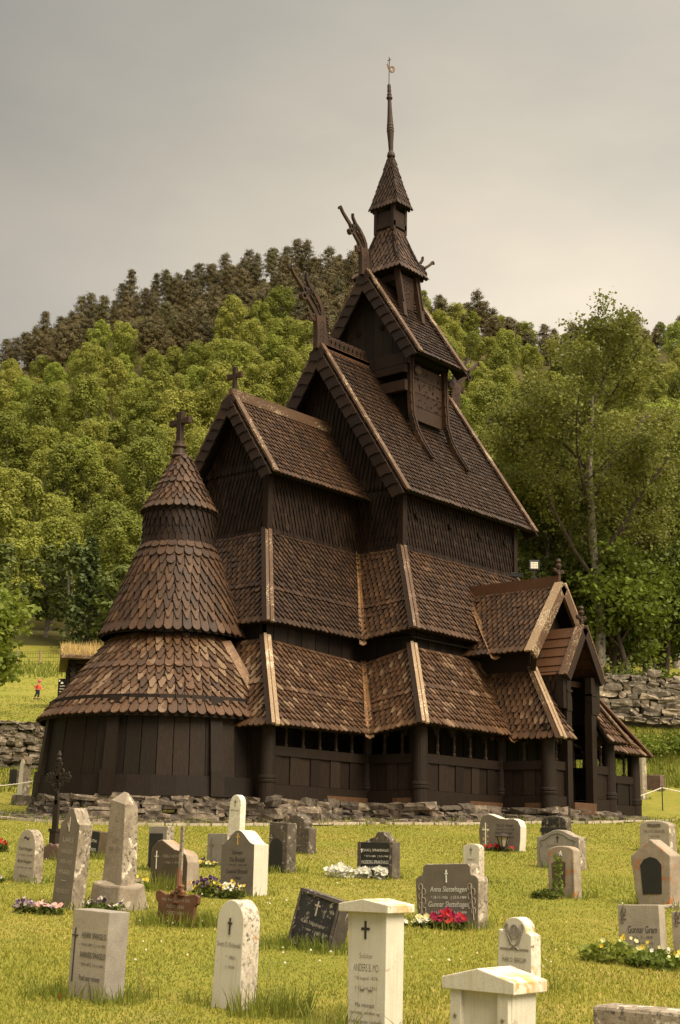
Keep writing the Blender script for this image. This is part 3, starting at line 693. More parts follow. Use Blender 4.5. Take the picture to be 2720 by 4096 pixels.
# --- porch on the near long side
wl = dict(a=(1.4,-5.5,3.30), b=(3.3,-5.5,3.30))
mb = MB(); patch(mb, (1.4,-3.8,3.30),(1.4,-5.5,3.30),(.78,-6.63,1.60),(.78,-4.5,1.62),   .165, .185, (-1,0,1)); part(mb, 'porch_roof', ['shingle_worn','under'])
mb = MB(); patch(mb, (1.4,-5.5,3.30),(1.52,-5.5,3.30),(1.46,-6.63,1.60),(.78,-6.63,1.60),   .165, .185, (0,-1,1)); part(mb, 'porch_roof', ['shingle_worn','under'])
mb = MB(); patch(mb, (3.12,-5.5,3.30),(3.3,-5.5,3.30),(3.95,-6.63,1.66),(3.08,-6.63,1.66),   .165, .185, (0,-1,1)); part(mb, 'porch_roof', ['shingle_worn','under'])
mb = MB(); patch(mb, (3.3,-5.5,3.30),(3.3,-3.8,3.30),(3.95,-4.5,1.66),(3.95,-6.63,1.66),   .165, .185, (1,0,1)); part(mb, 'porch_roof', ['shingle_worn','under'])
hip(wl['a'], (.78,-6.63,1.60), mats=('trim','palewood')); hip(wl['b'], (3.95,-6.63,1.66), mats=('redwood','trim'))
valley((1.36,-3.75,3.25), (.80,-5.28,1.60), .16, .075)
# upper shingled gable of the porch (ridge runs out towards the graveyard)
def gable_y(y0, y1, xc, hw, ze, zr, w, e, name, mat):
    for sg in (-1, 1):
        mb = MB()
        if sg < 0: patch(mb, (xc,y1,zr),(xc,y0,zr),(xc-hw,y0,ze),(xc-hw,y1,ze), w, e, (-1,0,1))
        else: patch(mb, (xc,y0,zr),(xc,y1,zr),(xc+hw,y1,ze),(xc+hw,y0,ze), w, e, (1,0,1))
        part(mb, name, [mat,'under'])
gable_y(-5.78, -3.1, 2.34, 1.38, 3.70, 5.50, .155, .175, 'porch_gable_roof', 'shingle_mid')
def verge_y(y, xc, hw, ze, zr, w, mats, name='bargeboard'):
    for sg in (-1, 1):
        a = V((xc,y,zr)); b = V((xc+sg*hw,y,ze)); d = (b-a).normalized(); n = V((-d.z*sg*1.0,0,d.x*sg)); n = n if n.z > 0 else -n
        mb = MB(); mb.beam(a+n*.03+V((0,-.03,0)), b+d*.1+n*.03+V((0,-.03,0)), .09, w, up=n, off=-w*.35, mat=0); part(mb, name, mats[0])
        mb = MB(); mb.beam(a+n*.10+V((0,.03,0)), b+d*.1+n*.10+V((0,.03,0)), .22, .05, up=n); part(mb, 'verge_cap', mats[1])
verge_y(-5.80, 2.34, 1.38, 3.70, 5.50, .24, ('trim','palewood'))
mb = MB(); mb.beam((2.34,-5.75,5.60),(2.34,-3.0,5.60),.10,.30); part(mb, 'ridge_board', 'redwood')
valley((2.10,-3.1,5.35), (1.02,-4.62,3.66), .2, .085)
mb = MB(); mb.prism([(-1.0,3.0),(1.0,3.0),(1.0,3.9),(0,5.2),(-1.0,3.9)], (2.34,-5.42,0), (1,0,0), (0,0,1), (0,.08,0)); mb.box((1.42,-4.6,3.6),(.08,1.7,1.0)); mb.box((3.28,-4.6,3.6),(.08,1.7,1.0)); part(mb, 'porch_gable_wall', 'tar')
mb = MB(); mb.box((1.30,-5.68,3.72),(.16,.2,.3)); mb.beam((1.42,-5.5,3.2),(1.15,-5.72,3.6),.12,.14); part(mb, 'bracket', 'tar')
# entrance: two tall posts under a small boarded gable
for x in (1.70, 2.85):
    mb = MB(); mb.box((x,-6.24,1.15),(.22,.20,2.3)); mb.prism([(-.11,2.3),(.11,2.3),(.10,2.62),(.03,2.75),(-.11,2.75)][::1], (x,-6.36,0), (1,0,0), (0,0,1), (0,.2,0)); mb.box((x-.02,-6.26,2.9),(.19,.18,.6)); mb.box((x,-6.27,2.78),(.23,.21,.05)); part(mb, 'entrance_post', 'tar')
for x, sg in ((1.55,1),(3.05,-1)):
    mb = MB(); mb.beam((x,-6.24,2.35),(x,-6.24,3.2),.2,.2,(0,1,0)); part(mb, 'entrance_post', 'tar')
wallpatch((1.50,-5.45,3.25),(1.50,-6.2,3.25),(1.50,-6.2,2.1),(1.50,-5.45,2.1),(-1,0,0), w=.15, e=.25)
wallpatch((3.10,-6.2,3.25),(3.10,-5.45,3.25),(3.10,-5.45,2.1),(3.10,-6.2,2.1),(1,0,0), w=.15, e=.25)
for sg in (-1, 1):
    mb = MB(); a = V((2.31,0,4.38)); b = V((2.31+sg*.79,0,3.17))
    for i in range(5):
        p = a.lerp(b, i/5); q = a.lerp(b, (i+1)/5+.03); d = (q-p).normalized(); n = V((-d.z*sg,0,d.x*sg)); n = n if n.z > 0 else -n
        mb.hexa([p+V((0,-6.38,0)), p+V((0,-5.2,0)), q+V((0,-5.2,0))+n*.03, q+V((0,-6.38,0))+n*.03, p+V((0,-6.38,0))+n*.03, p+V((0,-5.2,0))+n*.03, q+V((0,-5.2,0))+n*.06, q+V((0,-6.38,0))+n*.06])
    part(mb, 'boarded_roof', 'redwood')
verge_y(-6.40, 2.31, .79, 3.17, 4.38, .20, ('tarboard','trim'))
mb = MB()
for i in range(14):
    for sg in (-1, 1):
        p = V((2.31,-6.45,4.2)).lerp(V((2.31+sg*.74,-6.45,3.02)), (i+.5)/14); mb.lathe([(.03,0),(.03,.02)], (p.x,p.y,p.z), 8)
part(mb, 'scalloped_trim', 'tarboard')
mb = MB(); mb.beam((1.65,-6.2,3.0),(2.75,-5.6,2.3),.1,.16); mb.box((2.3,-5.9,3.05),(1.5,.1,.14)); part(mb, 'entrance_brace', 'tarboard')
mb = MB(); mb.box((2.28,-6.27,.03),(1.0,.26,.26)); mb.box((2.28,-6.3,-.14),(1.0,.3,.16)); part(mb, 'doorstep', 'rawsill')
# carved finials on the two porch gables
def finial(o, h):
    x, y, z = o; mb = MB()
    mb.lathe([(.05,0),(.045,h*.3),(.06,h*.34),(.045,h*.4),(.04,h*.55),(.07,h*.62),(.085,h*.72),(.05,h*.8),(.075,h*.9),(.05,h)], o, 10)
    mb.beam((x-.14*h*2,y,z+h*.45),(x+.14*h*2,y,z+h*.45),.06,.07)
    for sg in (-1,1): mb.lathe([(.0,0),(.055,.03),(.055,.09),(0,.12)], (x+sg*.28*h,y,z+h*.38), 8)
    part(mb, 'carved_finial', 'carved')
finial((2.34,-5.72,5.58), .60); finial((2.31,-6.36,4.36), .56)
# --- dry laid stone footing
CUBE = []
def _cube():
    n = 3; vs = {}; fs = []
    def idx(p):
        k = tuple(p)
        if k not in vs: vs[k] = len(vs)
        return vs[k]
    for ax in range(3):
        for sg in (-1, 1):
            for i in range(n-1):
                for j in range(n-1):
                    q = []
                    for a, b in ((i,j),(i+1,j),(i+1,j+1),(i,j+1)):
                        p = [0,0,0]; p[ax] = sg; p[(ax+1)%3] = -1+2*a/(n-1); p[(ax+2)%3] = -1+2*b/(n-1); q.append(idx(p))
                    fs.append(tuple(q if sg > 0 else q[::-1]))
    return list(vs), fs
CV, CF = _cube()
def rock(mb, c, d, rz=0., mat=0, rough=.16, rx=0.):
    R = Euler((rx, rnd.uniform(-.08,.08), rz)).to_matrix(); c = V(c); vs = []
    for p in CV:
        q = V(p); L = q.length; q = q*(.72+.28/L*1.15); q += V((rnd.uniform(-rough,rough), rnd.uniform(-rough,rough), rnd.uniform(-rough,rough)))
        vs.append(c+R@V((q.x*d[0]/2, q.y*d[1]/2, q.z*d[2]/2)))
    mb.add(vs, CF, mat)
fp = [(AP[0]+2.80*math.cos(a), AP[1]+2.80*math.sin(a)) for a in [PI*.62+PI*.84*i/14 for i in range(15)]]+[(-5.62,-3.45),(-2.35,-3.45),(-2.35,-4.95),(.85,-4.95),(.85,-6.28),(3.85,-6.28),(3.85,-4.95),(7.5,-4.95),(7.5,4.95)]
mb = MB()
for (x0, y0), (x1, y1) in zip(fp, fp[1:]):
    L = math.hypot(x1-x0, y1-y0); an = math.atan2(y1-y0, x1-x0); nx, ny = (y1-y0)/L, -(x1-x0)/L
    if nx*(x0-1)+ny*y0 < 0: nx, ny = -nx, -ny
    s = 0.
    gz = min(ground(x0, y0), ground(x1, y1))-.06
    for row in range(5):
        zt = 0.0-row*.135; s = rnd.uniform(-.2, 0)
        if zt < gz-.02: break
        while s < L:
            w = rnd.uniform(.14, .8); c = s+w/2; o = .02+row*.04+rnd.uniform(-.03, .06)
            if c < L+.1: rock(mb, (x0+(x1-x0)*c/L+nx*o, y0+(y1-y0)*c/L+ny*o, zt-.08), (w*1.0, .34, .155*rnd.choice((.7,.95,1.1,1.5))), an+rnd.uniform(-.06,.06), 0, .2, rnd.uniform(-.1,.1))
            s += w*.97
part(mb, 'stone_footing', 'rockdark')
# ================================================================== GRAVESTONES
DG = None
def txt(parent, s, u, z, wmax, hgt, mat, y=-.003, shear=0., name='inscription', squeeze=True):
    cu = bpy.data.curves.new('lettering', 'FONT'); cu.body = s; cu.align_x = 'CENTER'; cu.align_y = 'CENTER'; cu.size = 1.; cu.shear = shear; cu.space_line = 1.25
    ob = bpy.data.objects.new('lettering', cu); COL.objects.link(ob)
    dg = bpy.context.evaluated_depsgraph_get(); me = bpy.data.meshes.new_from_object(ob.evaluated_get(dg))
    bpy.data.objects.remove(ob); bpy.data.curves.remove(cu)
    xs = [v.co.x for v in me.vertices]; ys = [v.co.y for v in me.vertices]
    sx = wmax/(max(xs)-min(xs)); sy = hgt/(max(ys)-min(ys)); cx = (max(xs)+min(xs))/2; cy = (max(ys)+min(ys))/2
    for v in me.vertices: v.co = ((v.co.x-cx)*sx, 0, (v.co.y-cy)*sy)
    me.materials.clear(); me.materials.append(M[mat]); me.update()
    me.name = name
    o = bpy.data.objects.new(name, me); COL.objects.link(o); o.parent = parent; o.location = (u, y, z); return o
def lat(parent, u, z, h, w, mat, th=None, y=-.004, name='cross_emblem', cz=.70):
    th = th or h*.10; mb = MB()
    mb.box((u, y, z+h/2), (th, .006, h)); mb.box((u-(w/2+th/2)/2, y, z+h*cz), ((w-th)/2, .006, th)); mb.box((u+(w/2+th/2)/2, y, z+h*cz), ((w-th)/2, .006, th))
    return mb.build(name, mat, parent)
def o_rect(w, h, k=0.): return [(-w/2,-.18),(w/2,-.18),(w/2-k,h),(-w/2+k,h)]
def o_arch(w, h, r=None, n=12, k=0.):
    r = r if r else w/2; w2 = w-2*k
    return [(-w/2,-.18),(w/2,-.18)]+[(w2/2*math.cos(t), h-r+r*math.sin(t)) for t in [PI*i/n for i in range(n+1)]]
def o_ogee(w, h, sh, k=0., fl=.12):
    a = w/2-k; c = a*(1-fl*2); pts = [(-w/2,-.18),(w/2,-.18),(a,h-sh)]
    for i in range(1, 16):
        t = i/16; x = a-2*a*t; q = abs(x)/a
        pts.append((x, h-sh+sh*(.5+.5*math.cos(PI*min(1, q*1.02)))))
    pts.append((-a,h-sh)); return pts
def grave(kind, label, x, y, w, t, h, lean, out, fm, sm, bevel=.006, dz=0., rz=0., tilt=0., cat='gravestone', rough=0.):
    r = empty(kind, (x, y, ground(x, y)+dz), (tilt, lean, -PI/2+rz), label, cat, 'gravestones in the churchyard' if cat == 'gravestone' else None)
    mb = MB()
    if rough: out = [(a+rnd.uniform(-rough,rough), b+(rnd.uniform(-rough,rough) if b > 0 else 0)) for a, b in out]
    mb.prism(out, (0,0,0), (1,0,0), (0,0,1), (0,t,0), 0, 1, 1)
    mb.build('slab', [fm, sm], r, bevel=bevel)
    return r
def lines(r, rows, mat, shear=0.):
    for s, u, z, w, hh in rows: txt(r, s, u, z, w, hh, mat, shear=shear)
# 1
r = grave('gravestone','rounded beige headstone at the left edge of the lawn, two names in dark script',-17.53,-10.61,.40,.13,.60,.055,o_arch(.40,.60,.22,k=.03),'g_beige','g_lichen')
lines(r,[('Kjell Haugen',0,.375,.25,.05),('* 10-4-1918  † 2-3-1987',0,.305,.29,.025),('Brita Haugen',0,.235,.26,.05),('* 16-9-1921  † 8-1-1994',0,.165,.29,.025),('Takk for alt',0,.075,.14,.03)],'ltr_dark',.2); txt(r,'~',.0,.50,.10,.04,'ltr_dark')
# 2
r = grave('gravestone','tall brown headstone with wavy top and engraved bands, pink flowers at its foot',-18.90,-12.98,.29,.17,.97,.085,o_ogee(.29,.97,.15),'g_brown','g_lichen')
lines(r,[('LARS',0,.66,.16,.05),('HAUGEN',0,.55,.17,.045),('1859-1931',0,.45,.18,.042),('MARI',0,.35,.16,.045),('—',0,.27,.08,.008),('FRED MED DITT',0,.17,.2,.04)],'g_beige')
mb = MB(); mb.tube([(0,-.006,.76),(-.03,-.006,.82),(.0,-.006,.86),(.03,-.006,.82),(0,-.006,.76)],.007,5); mb.tube([(0,-.006,.74),(0,-.006,.88)],.006,5); mb.build('carved_motif','g_beige',r)
# 3
r = empty('memorial_pillar',(-18.6,-13.35,ground(-18.6,-13.35)),(0,.05,-PI/2),'tallest lichen-speckled stone pillar with pointed top, on a rough block plinth','gravestone')
mb = MB(); mb.hexa([(-.145,0,.22),(.145,0,.22),(.14,.21,.22),(-.14,.21,.22),(-.125,.01,1.05),(.095,.01,1.01),(.095,.18,1.01),(-.095,.18,1.03)],0); mb.add([(-.125,.01,1.05),(.095,.01,1.01),(.095,.18,1.01),(-.095,.18,1.03),(-.04,.1,1.14),(.02,.1,1.13)],[(0,1,5,4),(1,2,5),(2,3,4,5),(3,0,4)],0)
mb.m[2] = 0; mb.m[3] = 1; mb.m = [1 if i in (3,7) else 0 for i in range(len(mb.f))]; mb.build('shaft',['g_pillar','g_lichen'],r,bevel=.008)
mb = MB()
rock(mb,(0,.10,.03),(.46,.38,.46),.05,0,.12); rock(mb,(0,.10,.2),(.37,.29,.09),0,0,.06); mb.build('plinth','g_pillar',r,bevel=.03)
txt(r,'OLA\n1849-1921',0,.62,.16,.13,'ltr_soft',y=-.004)
# 4
r = grave('gravestone','square beige headstone at lower left with a long thin cross beside two names',-22.01,-17.04,.35,.17,.545,.035,o_rect(.35,.545,.0),'g_beige','g_grey',.004)
lines(r,[('HENRIK SPANGELO',.045,.39,.235,.036),('* 9-10-1874  † 11-5-1931',.04,.33,.235,.023),('RANNVEIG SPANGELO',.045,.27,.24,.036),('* 20-8-1872  † 5-12-1961',.04,.21,.23,.023),('Fred over minnet',.03,.13,.2,.034)],'ltr_dark')
lat(r,-.135,.10,.33,.055,'ltr_dark',.006,cz=.86)
# 5
r = empty('iron_grave_marker',(-18.99,-14.68,ground(-18.99,-14.68)),(0,.02,-PI/2),'rusty orange iron plaque with scrolled corners and an ornate stem, in a grass tuft','grave marker')
mb = MB(); o = [(-.19,-.1),(.19,-.1),(.205,.06),(.215,.14),(.25,.165),(.255,.215),(.21,.235),(.12,.22),(0,.235),(-.12,.22),(-.2,.25),(-.245,.235),(-.24,.18),(-.21,.15),(-.205,.06)]; o = [(a*1.12,b*1.12+.02 if b > 0 else b) for a, b in o]; mb.prism(o,(0,0,0),(1,0,0),(0,0,1),(0,.035,0)); mb.build('plaque','rust',r,bevel=.006)
lines(r,[('Her hviler Marit Ols',.0,.225,.36,.03),('FØDT 1836',0,.165,.22,.028),('DØD 1891',0,.11,.22,.028)],'g_beige')
mb = MB(); mb.tube([(0,.02,.2),(.01,.02,.36),(0,.02,.5)],[.05,.03,.02],8)
for i in range(9): mb.lathe([(.0,0),(.03,.015),(.03,.03),(0,.045)],(rnd.uniform(-.13,.13),.0,.245+rnd.uniform(0,.08)),7)
mb.build('scrollwork','rust',r)
mb = MB(); mb.box((0.0,.035,.62),(.035,.02,.5)); mb.build('stem','g_lichen',r)
# 6
r = grave('gravestone','low polished brown headstone with wavy top and small white cross, tall grass in front',-16.80,-12.26,.60,.19,.54,0,[(-.3,-.18),(.3,-.18),(.3,.30),(.27,.38),(.2,.42),(.08,.44),(-.04,.5),(-.13,.545),(-.2,.53),(-.28,.46),(-.3,.4)],'g_polished','g_rust',.012)
lat(r,-.2,.22,.2,.06,'ltr_white',.009); lines(r,[('KJELL HOVDE',.06,.36,.3,.04),('* 1900  † 1979',.04,.29,.24,.03)],'g_beige')
# 7
r = grave('gravestone','headstone with grey granite frame around a dark sunken panel, behind the wavy brown stone',-15.29,-10.44,.34,.13,.56,.0,o_rect(.34,.56),'g_grey','g_lichen')
mb = MB(); mb.box((-.02,-.003,.26),(.24,.02,.42)); mb.build('panel','g_black',r); lines(r,[('JON HAUG',-.02,.36,.17,.03)],'g_beige')
# 8
r = grave('gravestone','slim pitted white marble slab with rounded top, standing close to the church footing',-10.52,-7.16,.31,.13,.78,.05,o_arch(.31,.78,.15,k=.03),'g_whitespot','g_whitespot')
lines(r,[('PETER GRAM',0,.52,.2,.03)],'ltr_soft'); lat(r,0,.58,.12,.06,'ltr_soft',.012)
# 9
r = grave('gravestone','bell-topped grey headstone with gold cross and gothic names, purple and yellow pansies in front',-16.63,-13.16,.50,.23,.69,.0,o_ogee(.50,.69,.15),'g_brown','g_white',.006)  # white side colour paints in the light falling on the brown stone's flank
lat(r,.0,.53,.125,.045,'ltr_gold',.011,cz=.68); lines(r,[('Skilmann',0,.45,.15,.04),('Ola Breistøl',0,.375,.24,.052),('* 25-4-1921  † 30-6-2003',0,.315,.30,.026),('Gunnvor Breistøl',0,.25,.32,.05),('f. Hesse',0,.185,.13,.04),('* 22-3-1927  † 25-12-2004',0,.12,.30,.026)],'ltr_dark',.12)
# 10
r = grave('gravestone','small rough granite headstone with a long carved cross, half hidden behind the bell-topped stone',-14.04,-10.28,.38,.12,.42,0,o_rect(.38,.42),'g_grey','g_lichen'); lat(r,-.10,.03,.34,.09,'ltr_soft',.022,cz=.72)
# 11
r = grave('gravestone','dark weathered stone with an arched sunken panel, left of the lichened cross-shaped one',-14.22,-11.55,.32,.18,.63,.0,o_rect(.32,.63),'g_darklichen','g_darklichen',.012,rough=.012)
mb = MB(); mb.prism(o_arch(.22,.43,.11),(-.02,-.006,0),(1,0,0),(0,0,1),(0,.01,0)); mb.build('panel','g_black',r)
# 12
r = grave('gravestone','mottled dark stone with a broad rounded head and stepped shoulders, covered in pale lichen',-11.56,-9.46,.60,.18,.58,.02,[(-.3,-.18),(.3,-.18),(.3,.38),(.2,.40)]+[(.02+.2*math.cos(t),.40+.18*math.sin(t)) for t in [PI*i/10 for i in range(1,10)]]+[(-.2,.40),(-.3,.36)],'g_darklichen','g_darklichen',.02,rough=.01)
# round white stone in front
r = grave('gravestone','white round-headed marble slab with a dark cross and cracked side, front left of centre',-21.62,-17.90,.255,.15,.655,.045,o_arch(.255,.655,.15,16,.012),'g_white','g_whiteside',.006)
lat(r,.0,.445,.10,.035,'ltr_dark',.010,cz=.68); lines(r,[('Sivert O. Kirkevold',.0,.385,.20,.03),('* 1861',.02,.31,.08,.022),('† 1929',.02,.25,.08,.022)],'ltr_soft')
# 13
r = grave('gravestone','black square headstone toppled sideways, blotched with white lichen and a raised border',-19.21,-16.45,.46,.17,.46,.215,o_rect(.46,.46),'g_blackspot','g_darklichen',.008,dz=-.02,tilt=-.12)
mb = MB()
for a,b,c,d in ((0,.44,.43,.016),(0,.03,.43,.016),(-.21,.235,.016,.39),(.21,.235,.016,.39)): mb.box((a,-.004,b),(c,.012,d))
mb.build('border','g_darklichen',r); lat(r,.0,.28,.12,.055,'g_beige',.012)
lines(r,[('Kari Nilsdotter',0,.22,.26,.03),('* 1888  † 1952',0,.16,.2,.022)],'g_beige')
# 14
r = grave('gravestone','black headstone with rough peaked crest and white capital letters, silver plants at its foot',-13.84,-12.86,.56,.15,.44,0,o_rect(.56,.44),'g_black','g_darklichen',.008)
mb = MB(); mb.prism([(-.2,.43),(.24,.43),(.22,.48),(.15,.52),(.13,.56),(.05,.575),(.01,.55),(-.01,.51),(-.1,.48)],(0,.01,0),(1,0,0),(0,0,1),(0,.13,0)); mb.build('crest','g_darklichen',r,bevel=.01)
for sg in (-1,1):
    mb = MB(); mb.box((sg*.255,-.004,.22),(.05,.012,.44)); mb.build('border','g_darklichen',r)
lines(r,[('JONAS J. SPRAKEHAUG',.0,.335,.43,.042),('* 27-3-1881  † 5-5-1948',.02,.265,.38,.03),('INGEBORG SPRAKEHAUG',.0,.195,.43,.042),('* 28-9-1881  † 14-2-1952',.02,.125,.38,.03)],'ltr_white')
lat(r,-.215,.31,.05,.03,'ltr_white',.007)
# 15
def capped(label, x, y, w, t, h, lean, cw, ch, crest, front):
    r = empty('gravestone',(x,y,ground(x,y)),(0,lean,-PI/2),label,'gravestone','gravestones in the churchyard')
    mb = MB(); mb.hexa([(-w/2*.97,0,-.2),(w/2*.97,0,-.2),(w/2*.97,t,-.2),(-w/2*.97,t,-.2),(-w/2*1.05,-.004,h),(w/2*1.05,-.004,h),(w/2*1.05,t,h),(-w/2*1.05,t,h)]); mb.build('shaft',front,r,bevel=.004)
    mb = MB(); mb.prism([(-cw/2,h-.001),(cw/2,h-.001),(cw/2,h+ch),(0,h+ch+crest),(-cw/2,h+ch)],(0,-.045,0),(1,0,0),(0,0,1),(0,t+.09,0),0,1); mb.build('cap',['g_white','g_cap'],r,bevel=.005)
    return r
r = capped('tall white marble pillar with gabled cap and a dark cross, front centre',-21.57,-18.98,.275,.165,.665,.0,.37,.045,.03,'g_white')
lat(r,-.01,.515,.10,.062,'ltr_dark',.015,cz=.56); lines(r,[('Snikker',-.005,.42,.10,.03),('ANDERS B. MO',-.005,.355,.185,.042),('* 8 august 1874',-.005,.295,.17,.026),('† 21 juni 1951',-.005,.24,.16,.026),('Me minnast',-.01,.15,.14,.026),('hjartelag, mildhet og',-.01,.105,.22,.022),('trufast strev i arbeid',-.01,.06,.24,.022),('lenge',.0,.02,.08,.022)],'ltr_soft',.05)
mb = MB(); mb.box((-.03,-.004,.232),(.03,.004,.007)); mb.box((.03,-.004,.232),(.03,.004,.007)); mb.build('ornament','ltr_soft',r)
# 16
def o_notch(w, h, a=.09, b=.10):
    pts = [(-w/2+.03,-.18),(w/2-.03,-.18),(w/2,h-b-.06)]
    pts += [(w/2-.0-a*.9*(1-math.cos(t))*1.0, h-b-.06+.06*math.sin(t)) for t in [PI/2*i/4 for i in range(1,5)]]
    pts += [(w/2-a-.0, h-b+.03),(w/2-a-.0,h-.03),(w/2-a-.03,h),(-w/2+a+.03,h),(-w/2+a,h-.03),(-w/2+a,h-b+.03)]
    pts += [(-w/2+a*.9*(1-math.cos(t)), h-b-.06+.06*math.sin(t)) for t in [PI/2*i/4 for i in range(4,0,-1)]]+[(-w/2,h-b-.06)]
    return pts
r = grave('gravestone','wide brown headstone with notched shoulders and pale italics, red flowers at its foot',-17.16,-16.37,.72,.16,.56,-.03,o_notch(.72,.56),'g_brown','g_lichen',.008)
lat(r,0.0,.39,.115,.035,'ltr_white',.010,cz=.7); lines(r,[('Anna Slettehagen',.02,.325,.42,.062),('* 18-11-1926   † 23-5-1984',.02,.255,.40,.034),('Gunnar Slettehagen',.02,.19,.46,.064),('* 13-9-1920   † 5-4-1999',.02,.12,.40,.034)],'ltr_white',.2)
mb = MB()
for sg in (-1,1):
    mb.tube([(sg*.30,-.005,.06),(sg*.29,-.005,.2),(sg*.275,-.005,.36)],.004,4)
    for k in range(6): ribbon(mb, arc(sg*.28+(-1)**k*.017,.14+k*.042,.022,-60,240,8,.032), .006, (0,-.004,0),(1,0,0),(0,0,1),(0,.006,0))
    mb.build('carved_motif','g_beige',r); mb = MB()
# 17
r = grave('gravestone','small plain white marble headstone with low curved top, behind the wide brown one',-13.44,-14.04,.24,.11,.47,0,o_arch(.24,.47,.05),'g_white','g_whiteside'); lat(r,0,.34,.09,.045,'ltr_soft',.007); lines(r,[('MARIT',0,.28,.11,.025),('GRAM EGGUM',0,.2,.17,.025)],'ltr_soft')
# 18
r = grave('gravestone','wide kidney-shaped grey headstone with white cross over gold leaves, lantern before it',-8.40,-11.08,.82,.18,.58,0,[(-.36,-.18),(.36,-.18),(.40,.2),(.405,.38),(.36,.47),(.27,.505),(.15,.50),(.0,.515),(-.12,.56),(-.22,.585),(-.32,.56),(-.38,.47),(-.405,.3),(-.39,.1)],'g_brown','g_white',.012)  # brown stone whose bright, lit edges are put in as white side colour
lat(r,-.27,.02,.42,.13,'ltr_white',.018,cz=.74); mb = MB()
for k in range(9): mb.prism([(0,-.03),(.022,0),(0,.035),(-.022,0)],(-.27+(-1)**k*.04,-.003,.06+k*.042),(math.cos(k),0,math.sin(k)*.5),(-math.sin(k)*.5,0,math.cos(k)),(0,.003,0))
mb.build('leaf_ornament','ltr_gold',r); lines(r,[('Ola O. Hauge',.1,.395,.33,.055),('* 10-8-1905  † 27-10-1988',.1,.335,.38,.03),('Marta Hauge',.08,.275,.33,.055),('* 29-6-1912  † 7-5-1997',.1,.21,.38,.03),('Takk',.02,.09,.1,.04)],'ltr_dark',.15)
# 19
r = grave('gravestone','dark stone with carved stars and crossed black bands over one name, near the porch',-7.66,-11.64,.52,.17,.56,.0,o_arch(.52,.56,.09,k=.03),'g_darklichen','g_darklichen',.01)
mb = MB(); mb.beam((-.11,-.004,.40),(.09,-.004,.52),.008,.05,(0,0,1)); mb.beam((-.09,-.004,.52),(.11,-.004,.40),.006,.05,(0,0,1)); mb.box((0,-.003,.33),(.5,.006,.07))
for sg in (-1,1):
    st_ = [((.035 if i%2 else .08)*.5*math.cos(PI/2+PI*i/5)+sg*.2, (.035 if i%2 else .08)*.5*math.sin(PI/2+PI*i/5)+.44) for i in range(10)]
    mb.prism(st_,(0,-.006,0),(1,0,0),(0,0,1),(0,.008,0)); mb.box((sg*.15,-.004,.45),(.012,.008,.16))
mb.build('carved_motif','g_black',r); lines(r,[('NILS N. ERAKER',.0,.33,.36,.035)],'ltr_white')
# 20
r = grave('gravestone','broad grey headstone with carved border and small dark cross, behind the panelled rusty one',-10.71,-13.59,.68,.19,.53,0,o_ogee(.68,.53,.10,fl=.0),'g_grey','g_lichen',.01)
lat(r,.0,.36,.09,.045,'ltr_dark',.012); lines(r,[('Johannes',-.05,.31,.26,.045)],'ltr_soft',.2); mb = MB()
mb.tube([(-.28,-.003,.38),(-.2,-.003,.40),(-.1,-.003,.46),(0,-.003,.485),(.1,-.003,.46),(.2,-.003,.40),(.28,-.003,.38)],.006,5)
for sg in (-1,1): mb.tube([(sg*.28,-.003,.38),(sg*.25,-.003,.33),(sg*.29,-.003,.28),(sg*.27,-.003,.1)],.006,5)
mb.build('border','ltr_soft',r)
# 21
r = grave('gravestone','orange-lichened headstone with a dark tapered inset panel and white star, green weed in front',-14.04,-15.68,.345,.15,.56,-.01,o_arch(.345,.56,.06,k=.005),'g_rust','g_rust',.012)
mb = MB(); mb.prism([(-.09,.13),(.07,.11),(.08,.38),(-.0,.40),(-.10,.37)],(-.02,-.004,0),(1,0,0),(0,0,1),(0,.01,0)); mb.build('panel','g_polished',r)
mb = MB(); mb.prism([((.013 if i%2 else .032)*math.cos(PI/2+PI*i/5)-.0,(.013 if i%2 else .032)*math.sin(PI/2+PI*i/5)+.475) for i in range(10)],(0,-.006,0),(1,0,0),(0,0,1),(0,.008,0)); mb.build('star','ltr_white',r)
lines(r,[('BERTHA',-.02,.33,.1,.03),('* 1861',-.02,.27,.09,.02),('† 1934',-.02,.23,.09,.02),('GRAM',-.02,.17,.09,.025)],'ltr_dark')
mb = MB()
for sg in (-1,1):
    for k in range(16): mb.box((sg*.155-.0,-.002,.05+k*.022),(.018,.01,.010))
mb.build('border','g_rust',r)
# 22
r = grave('gravestone','white marble headstone whose round head carries a carved palm wreath, lower right',-19.75,-18.79,.27,.12,.535,.02,[(-.145,-.18),(.145,-.18),(.135,.42),(.11,.435)]+[(.095*math.cos(t),.44+.095*math.sin(t)) for t in [PI*i/12 for i in range(0,13)]]+[(-.11,.445),(-.13,.45)],'g_white','g_cap',.006,dz=-.05)
mb = MB()
for sg in (-1,1):
    mb.tube([(-sg*.04,-.004,.32),(sg*.02,-.004,.36),(sg*.06,-.004,.43),(sg*.05,-.004,.49)],.005,5)
    for k in range(6): mb.prism([(0,-.02),(.007,0),(0,.02),(-.007,0)],(sg*(.03+.008*k),-.006,.37+k*.022),(1,0,sg*.5),(-sg*.5,0,1),(0,.004,0))
ribbon(mb, arc(0,.44,.03,0,360,12,.045), .01, (0,-.004,0),(1,0,0),(0,0,1),(0,.006,0)); mb.box((0,-.003,.44),(.03,.006,.05)); mb.build('carved_motif','g_grey',r)
mb = MB(); mb.box((0,-.001,.325),(.23,.004,.012)); mb.build('ledge','g_grey',r); lines(r,[('MARI O. BERGUM',-.0,.255,.19,.03),('* 1865 † 1928',0,.19,.15,.022)],'ltr_soft')
